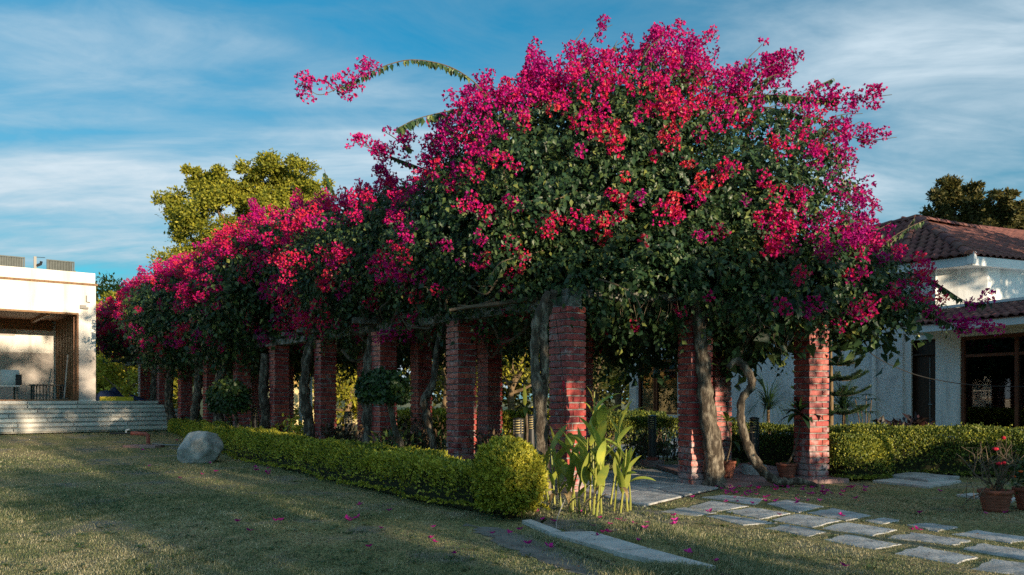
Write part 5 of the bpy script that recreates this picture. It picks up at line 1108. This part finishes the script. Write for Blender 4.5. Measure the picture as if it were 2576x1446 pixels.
needles_p = np.array(needles_p); V, T = quad_leaves(needles_p, np.array(needles_d), rdir(len(needles_p)), .055, .007); pyd('needles', V, T, M['plant_green'], ap, tint=R.uniform(.1,.6,len(V)))['kind'] = 'stuff'
# schefflera, croton, leafy pots
b_ = P(2168,1095,15.2); b_[2] = 0; sf = thing('umbrella_plant', b_, 'umbrella plant with whorled leaves left of the white drain pipe', 'plant')
for (x, y) in ((2150,1000),(2178,992),(2192,1003),(2165,1020),(2185,1035)):
    tp = P(x, y, 15.2); MB().tube(smooth_path([b_, (b_+tp)/2+np.array([.03,0,.05]), tp],4), .009, 5).build('stem', M['twig'], sf)
    for i in range(8): a = i*.785; blade(tp, (cos(a),sin(a),.15), .19, .055, .9, M['plant_green'], sf)
shrub(P(2278,1095,16.0), .42, .62, 420, .17, M['plant_dark'], 'dark purple-leaved shrub in front of the brown door', .4, asp=.5)
shrub(P(2195,1095,15.0), .35, .38, 160, .19, M['plant_green'], 'low broad-leaved plant at the foot of the drain pipe', .45, asp=.6)
shrub(P(2145,1095,14.6), .3, .42, 200, .15, M['plant_green'], 'bushy green plant below the umbrella plant', .45, asp=.5)
shrub(P(2540,1100,13.6), .35, .42, 240, .14, M['plant_green'], 'pale green leafy plant behind the big hedge below the large window', .75, asp=.55)
shrub(P(1640,1110,17.2), .8, .45, 600, .13, M['plant_green'], 'dark low shrubs on the drive under the narrow window', .3, asp=.5)
# white poles and washing line, green frame
for (x, lb) in ((756,'white pole seen in the gap left of the forked stem'),(781,'white pole just behind the forked stem')):
    b_ = P(x,1090,24); b_[2] = 0; tag(MB().tube([b_, P(x,945,24)], .05, 8).build('white_pole', M['white_paint']), lb, 'pole')
tag(MB().tube([P(1060,938,17.5),P(1200,952,17),P(1345,966,16.4)], .010, 4).build('washing_line', M['rope']), 'pale line strung behind the pergola at head height', 'line')
gf = thing('green_frame', (*P(1285,1080,17)[:2],0), 'green tubular metal frame behind the round bush', 'frame')
for pr in ([(1262,1120),(1264,1042)],[(1264,1042),(1292,1085)],[(1290,1120),(1292,1040)],[(1292,1040),(1335,1036)]): MB().tube([P(*q,17) for q in pr], .022, 6).build('bar', M['green_metal'], gf)

# ---------------------------------------------------------------- trees
def tree(base, h, crown, n, leaf, m, label, trunk_r=.25, lobes=9, tint0=.5, seed=0, group='trees beyond the pergola', bark='tree_bark', lean=(0,0), crown_z=(.35,1.0), name='tree', asp=.5, explicit=None):
    rr = np.random.RandomState(seed); b = np.array([base[0], base[1], 0.]); th = thing(name, b, label, 'tree', group)
    top = b + np.array([lean[0], lean[1], h*.8]); tr = smooth_path([b, b+np.array([rr.normal()*.1,0,h*.25]), b*.5+top*.5+np.array([rr.normal()*.2,0,0]), top], 5)
    MB().tube(tr, np.linspace(trunk_r, trunk_r*.2, len(tr)), 9, rough=.08).build('trunk', M[bark], th, True)
    pts = []; nr = []; lb_ = MB()
    for i in range(lobes):
        a = i*2.4 + rr.uniform(-.4,.4); f = rr.uniform(.35,.95); z = h*(crown_z[0] + (crown_z[1]-crown_z[0])*(i+.5)/lobes*.92); tz = (z/h-crown_z[0])/(crown_z[1]-crown_z[0]); rad_ = crown*(.55+.45*sin(pi*min(max(tz,.08),.97)))*f
        c = b + np.array([cos(a)*rad_+lean[0]*z/h, sin(a)*rad_+lean[1]*z/h, z])
        if explicit: c = np.array(explicit[i][:3]); z = c[2]
        j = int(np.clip(z/h/.8*.75*(len(tr)-1), 0, len(tr)-2)); lp = smooth_path([tr[j], tr[j]*.5+c*.5+np.array([0,0,-.15]), c],4)
        lb_.tube(lp, np.linspace(trunk_r*.45, trunk_r*.1, len(lp)), 5, cap=False)
        sub = 16 if explicit else 8; k = n//lobes//sub; R_ = crown*rr.uniform(.36,.56) if not explicit else explicit[i][3]*1.0
        for s_ in range(sub):
            cs = c + np.clip(rr.normal(size=3),-1.4,1.4)*R_*(.70 if explicit else .55); d = unit(rr.normal(size=(k,3))); rr_ = R_*(rr.uniform(.18,.38) if explicit else rr.uniform(.26,.46)); pts.append(cs + d*np.array([1.1,1.1,.75])*rr_*(rr.rand(k)**.4)[:,None] + rr.normal(size=(k,3))*rr_*.32); nr.append(unit(d+np.array([0,0,.3])))
    lb_.build('limbs', M[bark], th); pts = np.concatenate(pts); nr = np.concatenate(nr)
    leaves_obj(pts, nr, leaf, m, th, 'crown', tint0=tint0, up=.0, aspect=asp); return th
def at(x, Y): return ((x-CX)/F*Y, Y)
tree(at(620,42), 13.6, 4.0, 84000, .17, M['tree_leaf'], 'tall sunlit olive-yellow tree rising behind the flowering row', .4, 16, .56, 3, explicit=[P(x,y+18,42+dy)[:3].tolist()+[r*42/F] for x,y,r,dy in [(522,445,38,0),(560,520,72,-1),(640,470,68,0),(700,440,50,1),(750,455,50,0),(478,520,52,0),(505,590,72,-1.5),(600,590,95,-2),(700,540,90,0),(470,660,48,-.5),(560,680,80,0),(785,480,40,1),(650,680,80,1),(655,425,38,.5),(590,450,48,0),(455,540,24,0)]])
tree(at(285,47), 7.2, 2.4, 9000, .22, M['tree_leaf'], 'sunlit tree with a pale trunk right beside the pavilion', .22, 10, .75, 5, crown_z=(.25,1))
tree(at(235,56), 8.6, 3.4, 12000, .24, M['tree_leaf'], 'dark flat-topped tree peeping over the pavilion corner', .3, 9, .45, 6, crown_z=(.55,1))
tree(at(330,40), 4.2, 1.9, 7000, .18, M['tree_leaf'], 'small bright tree between the pavilion and the far pillars', .15, 8, .8, 7, crown_z=(.12,1))
tree(at(470,44), 6.0, 2.6, 6500, .22, M['tree_leaf'], 'sunlit tree seen low between the far pillars', .2, 8, .8, 8, crown_z=(.15,1))
tree(at(745,45), 5.0, 2.0, 6000, .18, M['tree_leaf'], 'sunlit tree behind the two white poles', .16, 8, .7, 9, crown_z=(.2,1))
tree(at(868,29), 4.6, 1.7, 6000, .16, M['tree_leaf'], 'drooping sunlit tree in the gap left of the larger lollipop tree', .15, 8, .8, 10, crown_z=(.12,1))
tree(at(1110,30), 5.6, 2.2, 6500, .16, M['tree_leaf'], 'shaded tree with slanting trunks behind the crooked stem', .14, 8, .55, 11, lean=(.5,0))  # brighter leaf material makes up for sun that does not reach it
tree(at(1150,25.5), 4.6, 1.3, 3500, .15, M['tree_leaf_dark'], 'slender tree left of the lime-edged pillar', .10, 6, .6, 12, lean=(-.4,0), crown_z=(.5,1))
tree(at(1290,29), 5.4, 2.0, 6500, .15, M['tree_leaf'], 'tree with a pinkish forked trunk right of the dark inner pillar', .15, 8, .85, 13, crown_z=(.36,1))  # sunlight put into the leaf colour, the canopy shades this spot
tree(at(1545,31), 5.0, 2.0, 6500, .15, M['tree_leaf'], 'round-headed pale tree left of the narrow house window', .16, 8, .95, 14, crown_z=(.36,1))  # light leaf colour stands in for missing sun
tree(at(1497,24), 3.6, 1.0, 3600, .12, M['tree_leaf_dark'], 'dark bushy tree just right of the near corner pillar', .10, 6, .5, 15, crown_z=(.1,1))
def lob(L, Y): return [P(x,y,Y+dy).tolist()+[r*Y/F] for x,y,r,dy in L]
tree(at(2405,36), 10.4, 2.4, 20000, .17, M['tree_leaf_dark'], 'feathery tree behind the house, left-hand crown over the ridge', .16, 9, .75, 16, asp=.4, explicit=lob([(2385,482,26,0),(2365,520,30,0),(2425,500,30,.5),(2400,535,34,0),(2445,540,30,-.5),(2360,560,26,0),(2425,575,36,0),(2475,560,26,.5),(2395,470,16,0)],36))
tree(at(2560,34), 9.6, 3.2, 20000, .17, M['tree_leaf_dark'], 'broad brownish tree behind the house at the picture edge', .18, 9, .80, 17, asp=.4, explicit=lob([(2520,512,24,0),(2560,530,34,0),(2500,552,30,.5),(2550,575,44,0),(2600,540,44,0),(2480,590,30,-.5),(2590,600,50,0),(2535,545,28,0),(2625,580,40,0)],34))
# far wood behind everything
pts = []; 
for i in range(60):
    x = R.uniform(-38,26); y = R.uniform(58,75); h = R.uniform(4.5,7.5); k = 420; d = rdir(k); pts.append(np.array([x,y,h*.52]) + d*np.array([2.6,2.0,h*.5])*(R.rand(k)**.4)[:,None]*(1+.2*noise(d+i,2))[:,None])
pts = np.concatenate(pts); pts[:,2] = np.maximum(pts[:,2], .05); o = leaves_obj(pts, rdir(len(pts)), .55, M['far_woods'], None, 'far_woods', tint0=.5, up=.2); o['kind'] = 'stuff'
# unseen hedges and trees, added beside the camera to shape the low sun's shade
hedge('garden_hedge', [(11.4,7.6),(9.6,4.6),(8.4,2.3)], 1.0, 1.15, 7000, .11, M['hedge_leaf_dark'], 'taller clipped garden hedge outside the picture to the right', lump=.3)
hedge('garden_hedge', [(8.1,1.8),(6.9,.1)], .7, .5, 3000, .10, M['hedge_leaf_dark'], 'low stretch of garden hedge between two taller ones', lump=.2)
hedge('garden_hedge', [(6.5,-.5),(2.4,-5.6),(-4,-10)], .9, .75, 6000, .11, M['hedge_leaf_dark'], 'clipped garden hedge behind the camera beside the lawn', lump=.38)
SHD = [((9.9,-7.2),8.0,2.5,11000,20,'tallest garden tree behind the camera'),((5.2,-10.4),7.4,2.0,6000,23,'garden tree behind the camera, farthest towards the lawn'),((18.5,10.4),7.6,2.6,14000,24,'garden tree beside the house outside the picture')]  # unseen trees, placed and thickened to shade the steps, lawn and house
for k, (xy, h, cr_, n_, sd_, lb_) in enumerate(SHD): tree(xy, h, cr_, n_, .24, M['tree_leaf_dark'], lb_, .18, 10, .5, sd_, group='garden trees outside the picture', crown_z=(.14,1), name='garden_tree')
for q_, (xy, sd_) in enumerate([((8.9,-.3),31),((10.4,2.0),32),((11.8,4.2),33)]): tree(xy, 4.3, 1.2, 2600, .18, M['tree_leaf_dark'], ['flat-topped tree outside the picture nearest the camera','flat-topped tree outside the picture between two others','flat-topped tree outside the picture nearest the house'][q_], .10, 8, .5, sd_, group='flat-topped trees outside the picture', crown_z=(.72,1.0), name='garden_tree')  # added crowns, set at the height that shades the upper pillars

# ---------------------------------------------------------------- grass, fallen bracts, leaf litter
polys = [[G2[:2] for G2 in q] for _, q in stones] + [[p_[:2] for p_ in bs]] + [[(1.50,9.02),(2.72,10.7),(2.42,13.6),(.15,12.6),(.95,10.3)], [(2.74,10.88),(4.75,11.55),(4.25,14.4),(2.44,13.9)]]
polys += [[p_[:2] for p_ in g1(q, .05)] for q in ([(690,652),(1095,642),(1630,800),(1290,820)],[(1296,826),(1640,804),(2255,968),(1815,942)],[(440,540),(520,530),(810,640),(700,648)],[(1880,975),(2230,985),(2560,1110),(2080,1110)])]
polys += [[p_[:2] for p_ in crop2([(1380,160),(1700,120),(2080,160),(1830,208)])]]
def inpoly(x, y, q):
    ins_ = np.zeros(len(x), bool); n = len(q)
    for i in range(n):
        (x0,y0),(x1,y1) = q[i], q[(i+1)%n]; c_ = ((y0 > y) != (y1 > y)); xi = (x1-x0)*(y-y0)/((y1-y0) if abs(y1-y0) > 1e-9 else 1e-9)+x0; ins_ ^= c_ & (x < xi)
    return ins_
def grass_at(n, y0, y1, ht, wd, xl=-.66, xr=.66):
    y = 1/np.sqrt(R.uniform(1/y1**2, 1/y0**2, n)); x = R.uniform(xl, xr, n)*y; k = np.ones(n, bool)
    for i, q in enumerate(polys): k &= ~inpoly(x, y, q)
    p2 = np.stack([x, y, 0*x], 1); bare = noise(p2+np.array([2.,4,0]), .55) + .5*noise(p2, 1.7); k &= (bare < .40 + R.rand(n)*.45) & ~((x > -20) & (inpoly(x, y, [tuple(row(-.3)-D2*.2), tuple(inner(0)), tuple(inner(11)), tuple(row(11)-D2*.2)])))
    x, y, p2 = x[k], y[k], p2[k]; n = len(x); long_ = 1 + .9*np.clip(noise(p2+7, 1.1), 0, 1); edge = np.exp(-((x-(y-5.2)*-.75-2.6)**2)*0)  
    near = np.zeros(n, bool)
    for q in polys[:18]:
        q_ = np.array(q); c_ = q_.mean(0); near |= inpoly(x, y, c_+(q_-c_)*1.7)
    a = R.uniform(0,6.28,n); ln_ = ht*R.uniform(.5,1.5,n)*long_*np.where(near,.38,1.0)*np.where(x > .35*y-1.2,.7,1.0); lean = R.uniform(.3,1.3,n); d = np.stack([np.cos(a)*lean, np.sin(a)*lean, np.ones(n)], 1); d = unit(d); s = np.stack([-np.sin(a), np.cos(a), 0*a], 1); w_ = (wd*R.uniform(.7,1.3,n))[:,None]
    b = p2.copy(); b[:,2] = GH(x, y); V = np.stack([b-s*w_, b+s*w_, b+d*ln_[:,None]*.6+s*w_*.6, b+d*ln_[:,None]-np.array([0,0,.25])*ln_[:,None]*lean[:,None]*.5], 1).reshape(-1,3); i = (np.arange(n)*4)[:,None]; T = np.stack([i+np.array([0,1,2]), i+np.array([0,2,3])], 1).reshape(-1,3)
    ti = np.clip(.40 + .22*R.normal(size=n) + .16*noise(p2, .7) + .14*noise(p2, 2.6) + .20*noise(p2, 9.), 0, 1); return V, T, np.repeat(ti, 4)
Vs, Ts, ts, c_ = [], [], [], 0
for a_ in ((130000,5.1,8.0,.017,.0026),(110000,8.0,13.0,.020,.0042),(50000,13.0,22.0,.026,.0075),(16000,22,30,.04,.012)):
    V, T, t_ = grass_at(*a_); Vs.append(V); Ts.append(T+c_); ts.append(t_); c_ += len(V)
o = pyd('grass', np.concatenate(Vs), np.concatenate(Ts), M['grass'], None, tint=np.concatenate(ts)); o['kind'] = 'stuff'; 
# longer tufts along the stones, the soil edge and the bottom of the frame
def tufts(line, n, ht, spread):
    line = np.array([p_[:2] for p_ in line]); t = R.uniform(0, len(line)-1.001, n); i = t.astype(int); q = line[i]*(1-(t-i))[:,None] + line[i+1]*(t-i)[:,None] + R.normal(size=(n,2))*spread; a = R.uniform(0,6.28,n); ln_ = ht*R.uniform(.4,1.3,n); lean = R.uniform(.2,1.0,n)
    b = np.stack([q[:,0], q[:,1], 0*a], 1); d = unit(np.stack([np.cos(a)*lean, np.sin(a)*lean, np.ones(n)], 1)); s = np.stack([-np.sin(a), np.cos(a), 0*a], 1)*.0022
    V = np.stack([b-s, b+s, b+d*ln_[:,None]*.6+s*.6, b+d*ln_[:,None]-np.array([0,0,.3])*ln_[:,None]*lean[:,None]*.5], 1).reshape(-1,3); V[:,2] = np.maximum(V[:,2], 0); k = (np.arange(n)*4)[:,None]
    return V, np.stack([k+np.array([0,1,2]), k+np.array([0,2,3])], 1).reshape(-1,3), np.repeat(np.clip(.5+.25*R.normal(size=n),0,1),4)
Vs, Ts, ts, c_ = [], [], [], 0
TL = [([G(1480,1330),G(1600,1318),G(1700,1345),G(1800,1400),G(1900,1440),G(1960,1465)],14000,.06,.10),([G(1560,1450),G(1680,1435),G(1760,1450)],5000,.07,.08),([G(1320,1340),G(1400,1375),G(1500,1425),G(1600,1455)],3500,.04,.08)]
for _, q in stones: TL.append(([*q, q[0]], 500, .018, .035))
for a_ in TL:
    V, T, t_ = tufts(*a_); Vs.append(V); Ts.append(T+c_); ts.append(t_); c_ += len(V)
o = pyd('grass_tufts', np.concatenate(Vs), np.concatenate(Ts), M['grass'], None, tint=np.concatenate(ts)); o['kind'] = 'stuff'
# low broad weeds in the turf
nw = 260; yw = 1/np.sqrt(R.uniform(1/16**2, 1/5.2**2, nw)); xw = R.uniform(-.66,.5,nw)*yw; ok = np.ones(nw, bool)
for q in polys: ok &= ~inpoly(xw, yw, q)
xw, yw = xw[ok], yw[ok]; kw = 12; cw = np.repeat(np.stack([xw, yw, GH(xw,yw)+.004], 1), kw, 0); aw = R.uniform(0,6.28,len(cw)); cw = cw + np.stack([np.cos(aw), np.sin(aw), 0*aw],1)*R.uniform(0,.05,len(cw))[:,None]
V, T = leaf_arrays(cw, np.stack([np.cos(aw), np.sin(aw), R.uniform(.15,.8,len(cw))],1), unit(np.array([0,0,1.])+rdir(len(cw))*.3), R.uniform(.02,.05,len(cw)), R.uniform(.010,.020,len(cw)))
o = pyd('lawn_weeds', V, T, M['plant_green'], None, tint=np.repeat(np.clip(.75+.2*R.normal(size=len(cw)),0,1),5)); o['kind'] = 'stuff'
# fallen bracts, one object each
PM = []
for k in range(4):
    d = np.array([(cos(a),sin(a),.25) for a in (0.2,2.2,4.3)]); V, T = leaf_arrays(np.zeros((3,3)), d, np.array([(0,0,1.)]*3), np.full(3,.030+.004*k), np.full(3,.026), fold=.35, droop=-.25); me = bpy.data.meshes.new('fallen_bract'); me.from_pydata(V.tolist(), [], T.tolist()); me.materials.append(M['bract_fallen']); PM.append(me)
sp2 = [(2040,345),(1865,520),(1878,572),(1863,602),(1617,597),(1598,642),(1345,565),(1392,580),(1255,608),(1195,680),(1243,678),(1147,714),(1528,757),(1998,873),(1105,622),(985,488),(636,558),(740,578),(500,790),(695,820),(320,686),(165,690),(420,655),(588,478),(2263,955),(1490,600),(1175,540),(2195,486)]
pos = [G((1900+x/2.342)*.62866, (1850+y/2.342)*.62866) for x, y in sp2]
sp3 = [(205,245),(240,225),(270,265),(292,256),(376,250),(410,258),(440,240),(455,250),(515,295),(545,285),(665,235),(895,218),(978,228),(985,270),(1043,262),(775,280),(950,322),(1180,212),(1205,216),(1315,218),(1305,240),(800,230),(775,338),(1120,440),(415,342),(630,436),(1685,555),(1725,555),(1748,420),(2270,425),(1907,245),(1140,850),(740,208),(330,285),(470,222),(610,232),(225,252),(262,228),(450,272),(2430,420),(1010,245),(820,232)]
pos += [G((2800+x/1.9877)*.62866, (1850+y/1.9877)*.62866) for x, y in sp3]
pos += [G(x/2.342*.62866, (1700+y/2.342)*.62866) for x, y in [(2222,925),(2330,1018),(1888,476),(2022,452),(2392,410),(2400,440),(2515,475),(2510,420),(1965,370),(1655,185),(1385,125),(1360,118),(1425,118),(1185,130),(1338,248),(1400,398),(1680,512),(2505,460)]]
pos += [G(x, y) for x, y in [(707,1315),(873,1310),(900,1308),(878,1316),(957,1335),(1090,1332),(1083,1360),(1092,1370),(928,1383),(1142,1400),(597,1318),(693,1316),(1330,1375),(980,1290),(1165,1245),(905,1275)]]
pos += [G((2800+R.uniform(120,1250)/1.9877)*.62866, (1850+(205+70*R.rand()**1.5+60*(R.rand() < .25))/1.9877)*.62866) for _ in range(44)]
for i, q in enumerate(pos):
    o = bpy.data.objects.new('fallen_bract', PM[i % 4]); C.objects.link(o); o.location = (q[0], q[1], .024 + float(GH(q[0], q[1]))); o.rotation_euler = (R.uniform(-.4,.4), R.uniform(-.4,.4), R.uniform(0,6.28)); s_ = R.uniform(.9,1.5)*(1.25 if q[1] > 12 else 1); o.scale = (s_,)*3
    tag(o, 'fallen magenta bougainvillea bract lying on the ground', 'petal', 'fallen bougainvillea bracts')
n = 1500; x = R.uniform(150,2480,n); y = 1130+310*R.rand(n)**1.2; gp = np.array([G(a, b) for a, b in zip(x, y)]); gp[:,2] = .03; V, T = leaf_arrays(gp, np.stack([R.normal(size=n),R.normal(size=n),.1+0*x],1), unit(np.array([0,0,1.])+rdir(n)*.4), R.uniform(.015,.04,n), R.uniform(.01,.02,n))
o = pyd('fallen_leaves', V, T, M['shrub_red'], None, tint=R.uniform(.3,1,len(V))); o['kind'] = 'stuff'
